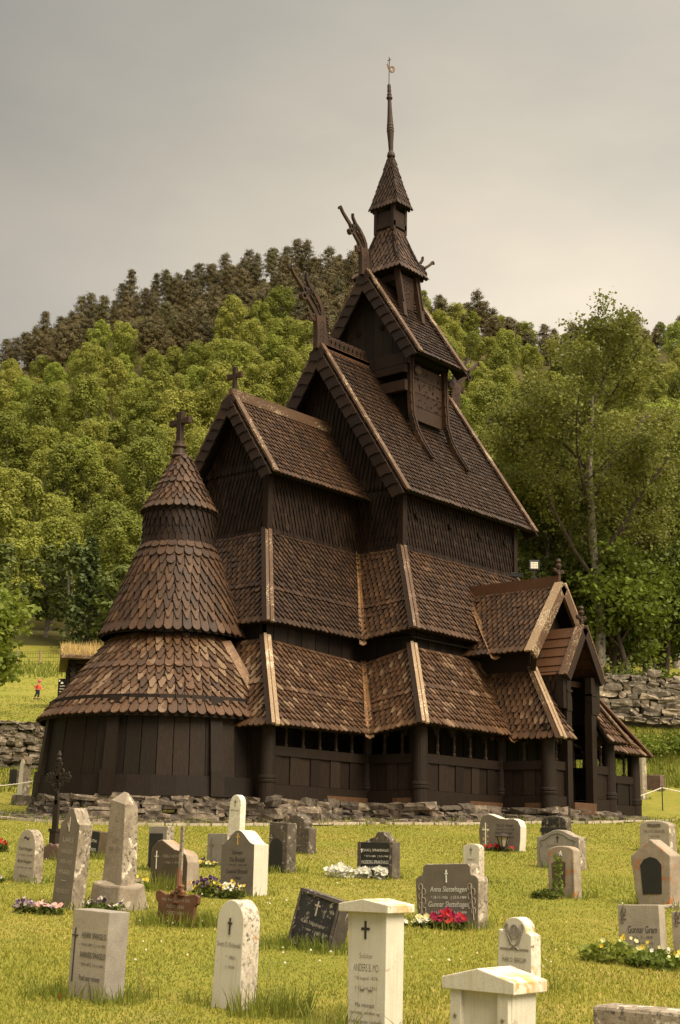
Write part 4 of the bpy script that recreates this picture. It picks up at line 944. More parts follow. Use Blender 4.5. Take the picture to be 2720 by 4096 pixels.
# 23
r = capped('white marble stone with wide gable cap and pilasters, cut by the bottom edge',-22.40,-20.35,.33,.20,.48,.01,.415,.055,.05,'g_white')
for sg in (-1,1):
    mb = MB(); mb.box((sg*.135,-.016,.25),(.062,.03,.46)); mb.build('pilaster','g_white',r,bevel=.003)
    mb = MB(); mb.prism([((.004 if i%2 else .013)*math.cos(PI/2+PI*i/5),(.004 if i%2 else .013)*math.sin(PI/2+PI*i/5)) for i in range(10)],(sg*.135,-.035,.36),(1,0,0),(0,0,1),(0,.004,0)); mb.build('star','ltr_soft',r)
lines(r,[('VELGJERD E. MO',0,.405,.19,.034)],'ltr_dark')
# 24
r = grave('gravestone','plain grey granite block with only its flat lichened top showing in the bottom right corner',-21.95,-20.95,.52,.20,.42,-.015,o_rect(.52,.42),'g_lichen','g_lichen',.02,rough=.006)
# 25, 26
for lab, x, y, w, nm, d1, d2, n3 in (('clean beige headstone with the first of two matching gothic names, pale yellow flowers before it',-17.60,-18.58,.37,'Gunnar Gram','* 5 - 3 - 1919','† 23-4-2012','Takk'),('clean beige headstone beside its twin, cut off by the right edge',-17.47,-18.99,.37,'Johanna Gram','* 7 - 2 - 1923','† 9-9-2001','Takk')):
    r = grave('gravestone',lab,x,y,w,.10,.40 if nm[0]=='G' else .37,-.03,o_rect(w,.40 if nm[0]=='G' else .37),'g_beige','g_beige',.004)
    lines(r,[(nm,.03,.21,.26,.055),(d1,.03,.15,.17,.025),(d2,.03,.105,.17,.025)],'ltr_dark',.1)
    mb = MB()
    for k in range(4): ribbon(mb, arc(-w/2+.045+.012*(k%2),.28+k*.026,.02,40*k,40*k+290,10), .006, (0,-.003,0),(1,0,0),(0,0,1),(0,.004,0))
    mb.tube([(-w/2+.04,-.003,.28),(-w/2+.06,-.003,.41)],.004,4); mb.build('carved_motif','ltr_soft',r)
# 27
r = grave('gravestone','gabled stone with orange lichen and a black arched plate, on a low plinth',-14.11,-16.85,.38,.24,.68,-.05,[(-.19,-.05),(.19,-.05),(.235,.50),(.235,.52),(.01,.70),(-.235,.53),(-.235,.51)],'g_rust','g_rust',.012)
mb = MB(); mb.prism([(-.115,.13),(.105,.13),(.125,.43),(.075,.49),(0,.515),(-.075,.49),(-.125,.43)],(0,-.006,0),(1,0,0),(0,0,1),(0,.012,0)); mb.build('plate','g_black',r); lines(r,[('OLA J. ERAKER',.0,.38,.16,.025),('* 2-6-1869',-.01,.32,.14,.02),('† 1-1-1938',-.01,.275,.13,.02),('BRITA ERAKER',.0,.22,.16,.022)],'g_beige')
mb = MB(); mb.box((0,.12,-.04),(.52,.36,.12)); mb.build('plinth','g_lichen',r,bevel=.02)
# 28
r = grave('gravestone','pale grey headstone with rounded shoulders and a carved open book, behind the house-shaped one',-6.46,-12.82,.56,.24,.50,0,o_arch(.56,.50,.08,k=.01),'g_beige','g_lichen',.012)
lines(r,[('NILS H. ERAKER',0,.33,.38,.05),('* 15-9-1861',0,.25,.22,.03)],'ltr_soft'); mb = MB()
for sg in (-1,1):
    for k in range(3): mb.beam((0,-.004,.40+k*.018),(sg*.12,-.004,.415+k*.018),.008,.008,(0,0,1))
mb.build('carved_motif','ltr_soft',r)
# 29
r = grave('gravestone','dark carved stone with a black diagonal band, farthest back at the right edge',-4.2,-12.5,.66,.18,.50,.02,o_arch(.66,.50,.06,k=.01),'g_darklichen','g_darklichen',.012,rough=.005)
mb = MB(); mb.beam((-.13,-.004,.30),(.15,-.004,.42),.008,.06,(0,0,1)); mb.beam((-.12,-.004,.42),(.13,-.004,.30),.006,.05,(0,0,1)); mb.box((0,-.003,.22),(.62,.006,.05)); mb.box((-.22,-.003,.34),(.012,.006,.2)); mb.box((.2,-.003,.34),(.012,.006,.2)); mb.build('carved_motif','g_black',r); lines(r,[('OLE ERAKER',.0,.17,.4,.035)],'ltr_soft')
# 30-32, 37, 38, 31
r = grave('gravestone','tall white faced stone topped by orange lichen, beyond the rope left of the church',-3.82,7.32,.24,.26,1.02,.04,o_arch(.26,1.22,.2,k=.05),'g_white','g_lichen',.01); mb = MB(); mb.box((0,.13,.1),(.46,.40,.36)); mb.build('plinth','rock',r,bevel=.02)
mb = MB(); rock(mb,(.06,.14,1.2),(.16,.2,.2)); mb.build('lichen_cap','g_rust',r)
r = grave('gravestone','small black slab under the stone wall at the far left',-2.34,9.56,.34,.12,.46,0,o_rect(.34,.46),'g_black','g_darklichen')
r = grave('gravestone','tall white pointed headstone with gothic tracery, tight against the left corner of the church',-4.06,6.21,.34,.14,1.10,.06,[(-.17,-.18),(.17,-.18),(.17,.92),(.1,1.02),(0,1.1),(-.1,1.02),(-.17,.92)],'g_white','g_whiteside',.01)
mb = MB(); ribbon(mb, arc(0,.74,.10,-10,190,12,.2), .02, (0,-.004,0),(1,0,0),(0,0,1),(0,.008,0)); ribbon(mb, arc(0,.7,.05,-10,190,12,.14), .015, (0,-.004,0),(1,0,0),(0,0,1),(0,.008,0)); mb.build('carved_motif','g_grey',r); lines(r,[('ANNA',0,.42,.2,.05),('1820',0,.33,.2,.05)],'ltr_soft')
r = grave('memorial_stone','pale rough upright stone with engraved tablets, just past the right corner of the church',11.71,-2.62,.46,.26,1.35,.01,o_rect(.46,1.35,.03),'g_beige','g_lichen',.03,rough=.012)
mb = MB(); mb.prism(o_arch(.2,.62,.06),(-.02,-.012,.1),(1,0,0),(0,0,1),(0,.02,0)); mb.build('tablet','g_beige',r); lines(r,[('1939-1945',-.0,1.05,.3,.05),('MINNE',0,.95,.3,.05)],'ltr_soft')
r = grave('stone_block','low red-brown stone block in the grass behind the rope at the right',13.30,-2.31,.56,.3,.48,0,o_rect(.56,.48),'g_redblock','g_redblock',.02,rough=.01,cat='stone block')
# 36
r = grave('gravestone','small leaning black slab with white letters, behind the tall ogee-topped stone',-14.57,-8.32,.26,.15,.37,.10,o_rect(.26,.37),'g_black','g_polished'); lines(r,[('MARTHA',0,.24,.17,.04),('NORDE',0,.12,.17,.04)],'ltr_white')
# 35 iron cross on its stone
r = empty('iron_cross',(-15.2,-8.23,ground(-15.2,-8.23)),(0,.0,-PI/2),'tall ornate wrought iron grave cross on a rough brown stone at the left','grave cross')
mb = MB(); mb.prism([(-.17,-.1),(.2,-.1),(.2,.16),(.12,.22),(.05,.20),(-.02,.23),(-.1,.19),(-.18,.16)],(0,-.04,0),(1,0,0),(0,0,1),(0,.14,0)); mb.build('base_stone','g_redblock',r,bevel=.02)
mb = MB(); y=.03; mb.box((0,y,.30),(.13,.08,.22)); mb.box((0,y,.40),(.16,.1,.04))
for k in (-.045,-.015,.015,.045): mb.tube([(k,y,.4),(k*.8,y,.82)],.010,6)
mb.box((0,y,.6),(.11,.03,.42)); mb.box((0,y,1.05),(.05,.03,.6)); mb.box((0,y,1.12),(.36,.03,.04)); mb.lathe([(.02,0),(.04,.03),(.02,.06),(.035,.09),(.01,.15)],(0,y,1.34),8)
for cx, cz in ((-.2,1.12),(.2,1.12),(0,1.3)):
    for k in range(5):
        a = k*2*PI/5; ribbon(mb, arc(cx+.05*math.cos(a),cz+.05*math.sin(a),.022,0,330,8), .012, (0,y,0),(1,0,0),(0,0,1),(0,.02,0))
for k in range(10):
    ribbon(mb, arc(rnd.uniform(-.05,.05),rnd.uniform(.82,1.32),.025,0,300,8), .012, (0,y,0),(1,0,0),(0,0,1),(0,.03,0))
for sx in (-1,1):
    for sz in (-1,1): ribbon(mb, arc(sx*.075,1.12+sz*.075,.045,0,340,10), .014, (0,y,0),(1,0,0),(0,0,1),(0,.02,0))
mb.build('cross','iron',r)

# lantern in front of stone 18
r = empty('grave_lantern',(-8.62,-11.30,ground(-8.62,-11.30)),(0,0,.3),'small bronze glass lantern standing before the kidney-shaped headstone','lantern')
mb = MB(); mb.lathe([(.03,0),(.03,.04),(.012,.05),(.012,.08)],(0,0,0),8); mb.lathe([(.13,.235),(.14,.245),(.05,.29),(.02,.30),(.015,.32)],(0,0,0),6)
for k in range(6):
    a = PI*k/3; mb.beam((.055*math.cos(a),.055*math.sin(a),.08),(.105*math.cos(a),.105*math.sin(a),.24),.012,.012,(0,0,1))
mb.lathe([(.06,.075),(.06,.09)],(0,0,0),6); mb.build('frame','iron',r)
mb = MB(); mb.lathe([(.05,.09),(.098,.236)],(0,0,0),6); mb.build('glass','g_beige',r)

# ropes on thin posts
def rope_fence(label, pts, posts):
    r = empty('rope_barrier', (posts[0][0], posts[0][1], ground(*posts[0][:2])), label=label, cat='rope barrier'); O = V(r.location)
    for x, y, h in posts:
        g = ground(x, y); mb = MB(); mb.tube([V((x,y,g-.1))-O, V((x,y,g+h))-O],.018,8); mb.lathe([(.025,0),(.025,.03),(.012,.05)],V((x,y,g+h-.01))-O,8); mb.build('post','greenpost',r)
    mb = MB()
    for a, b, sag in pts:
        a, b = V(a), V(b); q = [a.lerp(b,i/10)-V((0,0,4*sag*(i/10)*(1-i/10)))-O for i in range(11)]; mb.tube(q,.016,6)
    mb.build('rope','rope',r)
gl = ground(-4.22,6.08); gr = ground(10.57,-4.07)
rope_fence('sagging pale rope on a thin green post, left of the church', [((-6.6,9.6,.78),(-4.22,6.08,gl+.70),.26),((-4.22,6.08,gl+.70),(-3.2,4.2,gl+.62),.1)], [(-4.22,6.08,.72),(-6.6,9.6,.8)])
rope_fence('sagging pale rope on a thin dark post, right of the church', [((9.2,-3.0,.42),(10.57,-4.07,gr+.66),.05),((10.57,-4.07,gr+.66),(12.6,-6.6,ground(12.6,-6.6)+.66),.2)], [(10.57,-4.07,.68),(12.6,-6.6,.68)])

# floodlight and camera on the porch ridge
r = empty('floodlight',(2.34,-5.0,5.76),(0,0,.75),'square black floodlight with white lens grid, on the porch ridge','floodlight')
mb = MB(); mb.box((0,.0,.13),(.04,.06,.26)); mb.box((0,.05,.02),(.14,.12,.04)); mb.build('bracket','black',r)
mb = MB(); mb.box((0,0,.34),(.27,.1,.26)); mb.build('housing','black',r,bevel=.012)
mb = MB()
for i in range(5):
    for j in range(4): mb.box((-.076+i*.038,-.053,.27+j*.044),(.032,.012,.037))
mb.build('lens','lampglass',r); r.rotation_euler = (0,0,-.87)
r = empty('security_camera',(2.34,-4.45,5.75),(0,0,2.2),'small black surveillance camera pointing along the porch ridge, left of the floodlight','camera')
mb = MB(); mb.box((0,0,.05),(.05,.05,.12)); mb.build('bracket','black',r); mb = MB(); mb.beam((-.17,0,.14),(.14,0,.17),.1,.09); mb.beam((-.2,0,.185),(.14,0,.22),.12,.015); mb.build('housing','black',r,bevel=.01)

# ================================================================== HUT, SIGN, WALKER, FENCE
ha = YAW+.2; hx = 13.87-(math.cos(ha)*-2.9-math.sin(ha)*2.7); hy = 27.83-(math.sin(ha)*-2.9+math.cos(ha)*2.7)
h0 = 5.17
r = empty('log_hut',(hx,hy,h0),(0,0,ha),'dark log hut with golden grass growing on its turf roof, half hidden behind the apse','hut')
mb = MB()
for k in range(9):
    z = .12+k*.25
    for sy in (-1, 1): mb.tube([(-2.35,sy*2.1,z),(2.35,sy*2.1,z)],.14,8)
    for sx in (-1, 1): mb.tube([(sx*2.1,-2.35,z+.12),(sx*2.1,2.35,z+.12)],.14,8)
mb.build('log_wall','tar',r)
mb = MB(); mb.prism([(-2.9,2.30),(2.9,2.30),(2.9,2.42),(0,3.2),(-2.9,2.42)],(0,-2.7,0),(1,0,0),(0,0,1),(0,5.4,0)); mb.build('roof','trim',r)
mb = MB()
for i in range(5200):
    x = rnd.uniform(-2.85,2.85); y = rnd.uniform(-2.65,2.65); z = 2.42+.78*(1-abs(x)/2.9); hh = rnd.uniform(.1,.28)+.42*max(0,math.sin(x*2.3+1.4*math.sin(y*1.9)))*rnd.random(); a = rnd.uniform(0,6.28); w = .02
    t = V((x+rnd.uniform(-.2,.2),y+rnd.uniform(-.2,.2),z+hh)); mb.add([(x-w*math.cos(a),y-w*math.sin(a),z-.03),(x+w*math.cos(a),y+w*math.sin(a),z-.03),t],[(0,1,2)])
mb.build('roof_turf','blade_dry',r)
g0 = ground(12.7, 26.1)
r = empty('information_sign',(12.72,26.12,g0),(0,0,YAW-PI/2-.2),'dark brown information panel with white lettering, beside the turf-roofed hut','sign')
mb = MB(); mb.box((0,0,.65),(.46,.05,1.6)); mb.build('board','under',r)
mb = MB(); mb.prism([(-.06,1.22),(.06,1.22),(.05,1.28),(0,1.31),(-.05,1.28)],(-.05,-.03,0),(1,0,0),(0,0,1),(0,.01,0)); mb.box((-.17,-.028,1.36),(.06,.01,.08)); mb.build('emblem','ltr_white',r)
for k, s in enumerate(('VELKOMMEN','Welcome','Bienvenue','Willkommen')): txt(r, s, -.03, 1.12-k*.12, .24, .06, 'ltr_white', y=-.03)
# netting fence
r = empty('netting_fence',(41.3,65.4,ground(41.3,65.4)),label='pale wooden posts with sagging wire netting along the top of the meadow',cat='fence'); O = V(r.location)
P_ = []
for k in range(-4, 6):
    s, t = 111.5+.3*k, -23.0+k*1.75*1.0; x, y = to_xy(s, t); P_.append(G(x, y))
for p in P_:
    mb = MB(); mb.tube([p-O-V((0,0,.3)), p-O+V((rnd.uniform(-.05,.05),0,1.25))],.09,7); mb.build('post','palewood',r)
mb = MB()
for p, q in zip(P_, P_[1:]):
    for hh in (.1,.4,.7,1.0,1.15): mb.tube([p-O+V((0,0,hh)), (p+q)/2-O+V((0,0,hh-.06)), q-O+V((0,0,hh))],.012,4)
    for i in range(1, 9):
        c = p.lerp(q, i/9)-O; mb.tube([c, c+V((0,0,1.1))],.008,4)
mb.build('netting','iron',r)
# the walking child on the slope
def skin_body(name, pts, edges, mat, parent, sub=2, root=0):
    me = bpy.data.meshes.new(name); me.from_pydata([p[:3] for p in pts], edges, []); o = bpy.data.objects.new(name, me); COL.objects.link(o)
    o.parent = parent; me.materials.append(M[mat])
    o.modifiers.new('skin','SKIN'); 
    sv = me.skin_vertices[0].data
    for i, p in enumerate(pts): sv[i].radius = (p[3], p[3]*(p[4] if len(p) > 4 else 1)); sv[i].use_root = (i == root)
    s = o.modifiers.new('sub','SUBSURF'); s.levels = sub; s.render_levels = sub
    for p in me.polygons: p.use_smooth = True
    return o
M['skin'] = plain('skin', (.48,.26,.17)); M['coral'] = plain('coral_jacket', (.62,.085,.05), .8); M['pinkhat'] = plain('pink_hat', (.55,.10,.12), .85); M['navy'] = plain('navy_trousers', (.018,.02,.03), .8); M['boots'] = plain('brown_shoes', (.09,.05,.035), .7)
cx_, cy_ = 21.92, 39.60
r = empty('person',(cx_,cy_,ground(cx_,cy_)),(0,0,YAW-PI/2-.25),'small child in coral jacket, pink hat and dark trousers striding across the meadow','person')
# faces local +x (to the right in the view), y depth
skin_body('body',[(0,0,.50,.085),(.01,0,.62,.085),(.03,0,.76,.09),(.045,0,.82,.05),(.055,0,.86,.035),(.07,0,.92,.062),(.085,0,.97,.07),(.085,0,1.02,.055),
   (0,.06,.48,.066),(.05,.06,.30,.05),(-.02,.065,.08,.035),(.04,.065,.03,.03),(.09,.065,.02,.022),
   (0,-.06,.48,.066),(-.04,-.06,.29,.05),(-.16,-.06,.09,.035),(-.13,-.06,.03,.03),(-.07,-.06,.02,.022),
   (.03,.11,.77,.045),(.10,.14,.64,.035),(.20,.13,.55,.028),(.24,.13,.53,.02),
   (.03,-.11,.77,.045),(-.08,-.14,.66,.035),(-.10,-.14,.55,.028),(-.095,-.14,.51,.02)],
  [(0,1),(1,2),(2,3),(3,4),(4,5),(5,6),(6,7),(0,8),(8,9),(9,10),(10,11),(11,12),(0,13),(13,14),(14,15),(15,16),(16,17),(2,18),(18,19),(19,20),(20,21),(2,22),(22,23),(23,24),(24,25)],'skin',r)
skin_body('jacket',[(0,0,.50,.11),(.01,0,.60,.108),(.03,0,.74,.112),(.045,0,.82,.075),(.05,0,.845,.06),(.03,.115,.76,.062),(.10,.14,.64,.05),(.185,.135,.56,.04),(.03,-.115,.76,.062),(-.08,-.14,.66,.05),(-.10,-.14,.57,.04)],[(0,1),(1,2),(2,3),(3,4),(2,5),(5,6),(6,7),(2,8),(8,9),(9,10)],'coral',r)
skin_body('trousers',[(0,0,.50,.095),(0,.06,.46,.078),(.05,.06,.30,.062),(-.01,.065,.10,.048),(0,-.06,.46,.078),(-.04,-.06,.29,.062),(-.15,-.06,.11,.048)],[(0,1),(1,2),(2,3),(0,4),(4,5),(5,6)],'navy',r)
mb = MB(); mb.lathe([(.083,0),(.092,.03),(.09,.08),(.07,.12),(.03,.14),(0,.143)],(.08,0,.965),14); mb.lathe([(0,0),(.03,.02),(.03,.04),(0,.06)],(.07,0,1.10),8); mb.build('hat','pinkhat',r,smooth=True)
for x, y, z in ((.03,.065,.035),(-.13,-.06,.035)):
    mb = MB(); rock(mb,(x+.02,y,z),(.18,.075,.075),0,0,.02); mb.build('shoe','boots',r,smooth=True)
mb = MB(); mb.lathe([(.014,0),(.014,.02)],(.155,0,.965),6)
for sg in (-1,1): mb.lathe([(.009,0),(.009,.012)],(.15,sg*.028,.985),6)
mb.build('face_features','navy',r)
# ================================================================== DRY STONE WALLS
def dry_wall(label, pts, h, th, seed, wr=(.2,.62), hr=(.09,.24)):
    rnd.seed(seed); x0, y0 = pts[0]
    r = empty('dry_stone_wall',(x0,y0,ground(x0,y0)),label=label,cat='stone wall'); O = V(r.location); mb = MB()
    for (ax, ay), (bx, by) in zip(pts, pts[1:]):
        L = math.hypot(bx-ax, by-ay); an = math.atan2(by-ay, bx-ax); nx, ny = math.sin(an), -math.cos(an)
        g0, g1 = ground(ax, ay), ground(bx, by)
        q = [V((ax+nx*k, ay+ny*k, 0)) for k in (-th*.32, th*.32)]+[V((bx+nx*k, by+ny*k, 0)) for k in (th*.32, -th*.32)]
        gb = [g0-.3, g0-.3, g1-.3, g1-.3]
        mb.hexa([p+V((0,0,g))-O for p, g in zip(q, gb)]+[p+V((0,0,g+h+.2))-O for p, g in zip(q, gb)], 1)
        z = -.15
        while z < h:
            rh = rnd.uniform(*hr); s = rnd.uniform(-.3, 0)
            while s < L+.1:
                w = rnd.uniform(*wr)*(.6+rh*2.2); c = s+w/2; k = c/L
                if z+rh > h+rnd.uniform(-.05, .22): s += w; continue
                for sg in (-1, 1):
                    o = sg*(th*.5-.12)+rnd.uniform(-.05,.05)
                    rock(mb, V((ax+(bx-ax)*k+nx*o, ay+(by-ay)*k+ny*o, g0+(g1-g0)*k+z+rh/2+rnd.uniform(-.03,.03)))-O, (w*.97, .42, rh*rnd.uniform(.9,1.15)), an+rnd.uniform(-.08,.08), 0, .26, rnd.uniform(-.06,.06))
                s += w
            z += rh*.93
    mb.build('stones', ['rock','rockdark'], r)
lw = [to_xy(s, t) for s, t in ((45.6,-15.5),(44.6,-11.5),(44.4,-9.0),(44.6,-5.5),(46,-2))]
dry_wall('rugged grey dry stone wall below the meadow at the left, behind the white headstones', lw, 1.28, .8, 3)
rw = [to_xy(s, t) for s, t in ((52.4,6.4),(52.3,9.0),(52.2,12.0),(52.4,15.5),(53,19))]
dry_wall('long lichened dry stone wall on the grassy bank behind the right end of the church', rw, 1.62, .9, 5, (.24,.75), (.10,.30))
rnd.seed(11)

# ================================================================== GROUND
def sheet(name, ss, us, fz, mats, matf=None, off=0.):
    vs = []; fs = []; ms = []
    for s in ss:
        for q in us:
            t = q*(abs(s)*.62+22); x, y = to_xy(s, t); vs.append((x, y, fz(x, y)+off))
    n = len(us)
    for i in range(len(ss)-1):
        for j in range(n-1):
            fs.append((i*n+j, i*n+j+1, (i+1)*n+j+1, (i+1)*n+j)); ms.append(matf(ss[i]) if matf else 0)
    me = bpy.data.meshes.new(name); me.from_pydata(vs, [], fs)
    for m in mats: me.materials.append(m)
    me.polygons.foreach_set('material_index', ms); me.polygons.foreach_set('use_smooth', [True]*len(fs))
    bm = bmesh.new(); bm.from_mesh(me); bmesh.ops.recalc_face_normals(bm, faces=bm.faces); bm.to_mesh(me); bm.free()
    o = bpy.data.objects.new(name, me); COL.objects.link(o); return o
def ground_material():
    m, n, l, b = newmat('meadow_turf'); v = tc(n, l, 'Object')
    a = noise(n, l, v, .35, 5, .6); c = noise(n, l, v, 4, 5, .7); f = noise(n, l, v, 40, 3, .7)
    col = ramp(n, l, a, [(.25,(.165,.175,.026)),(.5,(.225,.205,.035)),(.72,(.28,.225,.052))])
    col = mix(n, l, ramp(n, l, c, [(.42,0.),(.7,.75)]), col, (.135,.155,.024))
    col = mix(n, l, 1., col, ramp(n, l, f, [(.2,.62),(.8,1.3)]), 'MULTIPLY')
    v2 = tc(n, l, 'Object', (.5,.5,.5)); p = noise(n, l, v2, .5, 5, .7)
    col = mix(n, l, ramp(n, l, p, [(.6,0.),(.72,.6)]), col, (.27,.185,.085))
    l.new(col, b.inputs['Base Color']); b.inputs['Roughness'].default_value = .95; b.inputs['Specular IOR Level'].default_value = .1
    bump(n, l, b, f, .6, .05); return m
def forest_floor():
    m, n, l, b = newmat('forest_floor'); v = tc(n, l, 'Object'); a = noise(n, l, v, .08, 5, .7)
    col = ramp(n, l, a, [(.3,(.035,.04,.010)),(.6,(.075,.06,.022)),(.75,(.11,.075,.035))]); l.new(col, b.inputs['Base Color']); b.inputs['Roughness'].default_value = 1.; b.inputs['Specular IOR Level'].default_value = .05
    return m
ss = [-40,-25,-12,-6,-3,0]+[1.5*i for i in range(1, 20)]+[30+.7*i for i in range(46)]+[63,66,70,75,80,85,90,95,100,105,110,115,120,125,130,135,141,150,165,180,200,230,260,300,340,380,420,460,480,520,600,900,1800]
ss = sorted(set(round(s, 3) for s in ss))
us = sorted(set([-1,-.8,-.65]+[round(-.5+i*.0125,4) for i in range(81)]+[.65,.8,1]))
gm = ground_material(); ff = forest_floor()
tag(sheet('ground', ss, us, ground, [gm, ff], lambda s: 1 if s >= 116 else 0), kind='structure')
# bare earth and gravel along the church footing, and a worn stone edging
M['earth'] = stone('trodden_earth', (.13,.085,.05), (.25,.18,.115), (.34,.27,.19), 30, .6, .95, 60)
M['flag'] = stone('flagstone', (.34,.28,.2), (.46,.39,.29), None, grain=50)
def strip(name, path, widths, mat, off):
    vs = []; fs = []; n = 0; rows = []
    for (x, y, nx, ny), (w0, w1) in zip(path, widths):
        row = []
        for k in range(6):
            d = w0+(w1-w0)*k/5; px, py = x+nx*d, y+ny*d; row.append(len(vs)); vs.append((px, py, ground(px, py)+off+.012*(1-abs(k-2.5)/2.5)))
        rows.append(row)
    for a, b in zip(rows, rows[1:]):
        for k in range(5): fs.append((a[k], b[k], b[k+1], a[k+1]))
    me = bpy.data.meshes.new(name); me.from_pydata(vs, [], fs); me.materials.append(M[mat]); o = bpy.data.objects.new(name, me); COL.objects.link(o); return o
pth = []
for i in range(12):
    a = PI*.62+PI*.78*i/11; pth.append((AP[0]+2.95*math.cos(a), AP[1]+2.95*math.sin(a), math.cos(a), math.sin(a)))
pth += [(-5.2,-3.5,-.2,-1),(-4.2,-3.7,-.1,-1),(-3.4,-4.2,-.3,-.95),(-2.3,-5.0,-.3,-.95),(-1.2,-5.2,0,-1),(0,-5.5,0,-1),(.8,-6.2,-.1,-1),(2,-6.4,0,-1),(3.2,-6.4,0,-1),(4.2,-6.0,.2,-1),(5.5,-5.3,.1,-1),(7,-5.0,.1,-1)]
tag(strip('footpath', pth, [(-.35, 1.0+.35*math.sin(i*1.7)) for i in range(len(pth))], 'earth', .022), kind='structure')
mb = MB()
for i in range(150):
    f = rnd.uniform(0, len(pth)-1.01); k = int(f); p, q = pth[k], pth[k+1]; x = p[0]+(q[0]-p[0])*(f-k); y = p[1]+(q[1]-p[1])*(f-k); d = rnd.uniform(.15, 1.0)
    x += p[2]*d; y += p[3]*d; rock(mb, (x,y,ground(x,y)+.02), (rnd.uniform(.1,.42), rnd.uniform(.1,.3), rnd.uniform(.05,.16)), rnd.uniform(0,3), 0, .18)
o = mb.build('fallen_footing_stones', 'rockdark'); tag(o, 'low scatter of flat brown stones in the bare earth along the church footing', 'stones', kind='stuff')
mb = MB()
for (p, q) in zip(pth[4:], pth[5:]):
    for j in range(3):
        k = j/3; x = p[0]+(q[0]-p[0])*k+p[2]*1.12; y = p[1]+(q[1]-p[1])*k+p[3]*1.12; x2 = p[0]+(q[0]-p[0])*(k+.31)+q[2]*1.12; y2 = p[1]+(q[1]-p[1])*(k+.31)+q[3]*1.12
        mb.beam((x,y,ground(x,y)+.015),(x2,y2,ground(x2,y2)+.015),.20+rnd.uniform(-.05,.05),.07)
o = mb.build('stone_edging', 'flag'); tag(o, kind='structure')

# ================================================================== VEGETATION
def leafquad(mb, c, size, mat, nrm=None):
    if nrm is None: a = V((rnd.gauss(0,1), rnd.gauss(0,1), rnd.gauss(0,.6))).normalized(); b = a.cross(V((rnd.gauss(0,1), rnd.gauss(0,1), rnd.gauss(0,1)))).normalized()
    else:
        q = (nrm+V((rnd.gauss(0,.38), rnd.gauss(0,.38), rnd.gauss(0,.38)))).normalized(); a = q.cross(V((rnd.gauss(0,1), rnd.gauss(0,1), rnd.gauss(0,1)))).normalized(); b = q.cross(a)
    k = size*rnd.uniform(.6, 1.3); a *= k*.5; b *= k*.36
    mb.add([c-a*1.0, c+b, c+a*1.0, c-b], [(0,1,2,3)], mat)
def lobes_crown(mb, H, W, z0, nl, nq, size, mat, shape='round', core=None):
    """crown of leaf clumps spread through lobes"""
    for i in range(nl):
        k = (i+.5)/nl; z = z0+(H*.93-z0)*(k**.9); 
        rad = W*(math.sin(PI*min(1,(.16+.80*k)))**.5 if shape == 'round' else (1-k)**.75*1.0+.05)
        a = i*2.39996+rnd.uniform(-.5,.5); rr = rad*rnd.uniform(.35,.8) if k < .96 else rad*.3
        c = V((rr*math.cos(a), rr*math.sin(a), z)); R = W*.36*rnd.uniform(.75,1.2)*(1-.15*k); Rz = R*rnd.uniform(.75,1.1)
        for j in range(nq):
            d = V((rnd.gauss(0,1), rnd.gauss(0,1), rnd.gauss(0,1)))
            d = d.normalized()*(rnd.uniform(.35,1)**.5)
            if d.z < -.45 and rnd.random() < .6: d.z *= -1
            leafquad(mb, c+V((d.x*R, d.y*R, d.z*Rz)), size, mat, d.normalized()*.8+V((0,0,.35)))
def make_broadleaf(H, W, nl=16, nq=95, size=.62, leafm='leaf_hill'):
    mb = MB(); z0 = H*.22
    mb.tube([(0,0,-1),(rnd.uniform(-.2,.2),0,H*.3),(rnd.uniform(-.4,.4),rnd.uniform(-.3,.3),H*.8)], [.2,.15,.04], 6, 1)
    for k in range(5):
        a = rnd.uniform(0,6.28); z = H*rnd.uniform(.3,.6); mb.tube([(0,0,z),(math.cos(a)*W*.6,math.sin(a)*W*.6,z+H*.18)],[.07,.02],4,1)
    lobes_crown(mb, H*.97, W, z0, nl, nq, size, 0)
    me = mb.build('tmp', [leafm,'bark']); m = me.data; bpy.data.objects.remove(me); return m
def make_pine(H, W):
    mb = MB(); b = rnd.uniform(-.4,.4)
    mb.tube([(0,0,-1),(b*.3,0,H*.4),(b,0,H*.97)], [.2,.15,.03], 6, 1)
    n = 44
    for i in range(n):
        k = (i+.5)/n; z = H*(.36+.62*k); r = W*((1-k)**.45*.95+.12)*rnd.uniform(.55,1.15); a = i*2.39996
        tip = V((b*z/H+r*math.cos(a), r*math.sin(a), z+rnd.uniform(-.1,.5))); base = V((b*z/H,0,z-.15)); mb.tube([base, tip],[.05,.015],3,1,False)
        for j in range(92):
            f = rnd.uniform(.3,1.08); c = base.lerp(tip, f)+V((rnd.gauss(0,.36), rnd.gauss(0,.36), rnd.gauss(.1,.26))); leafquad(mb, c, .36, 0, V((math.cos(a),math.sin(a),.7)))
    me = mb.build('tmp', ['needle','barkpine']); m = me.data; bpy.data.objects.remove(me); return m
def make_spruce(H, W, leafm='spruce'):
    mb = MB(); mb.tube([(0,0,-.5),(0,0,H)],[.16,.02],6,1)
    for i in range(60):
        k = i/60; z = H*(.05+.94*k); r = W*(1-k)**.85*rnd.uniform(.75,1.1)+.08; n = 5
        for q in range(n):
            a = i*1.1+q*2*PI/n; tip = V((r*math.cos(a), r*math.sin(a), z-.16*r))
            for j in range(9):
                f = rnd.uniform(.2,1.05); c = V((0,0,z)).lerp(tip, f)+V((rnd.gauss(0,.1),rnd.gauss(0,.1),rnd.gauss(0,.07))); leafquad(mb, c, .32, 0)
    me = mb.build('tmp', [leafm,'barkbrown']); m = me.data; bpy.data.objects.remove(me); return m
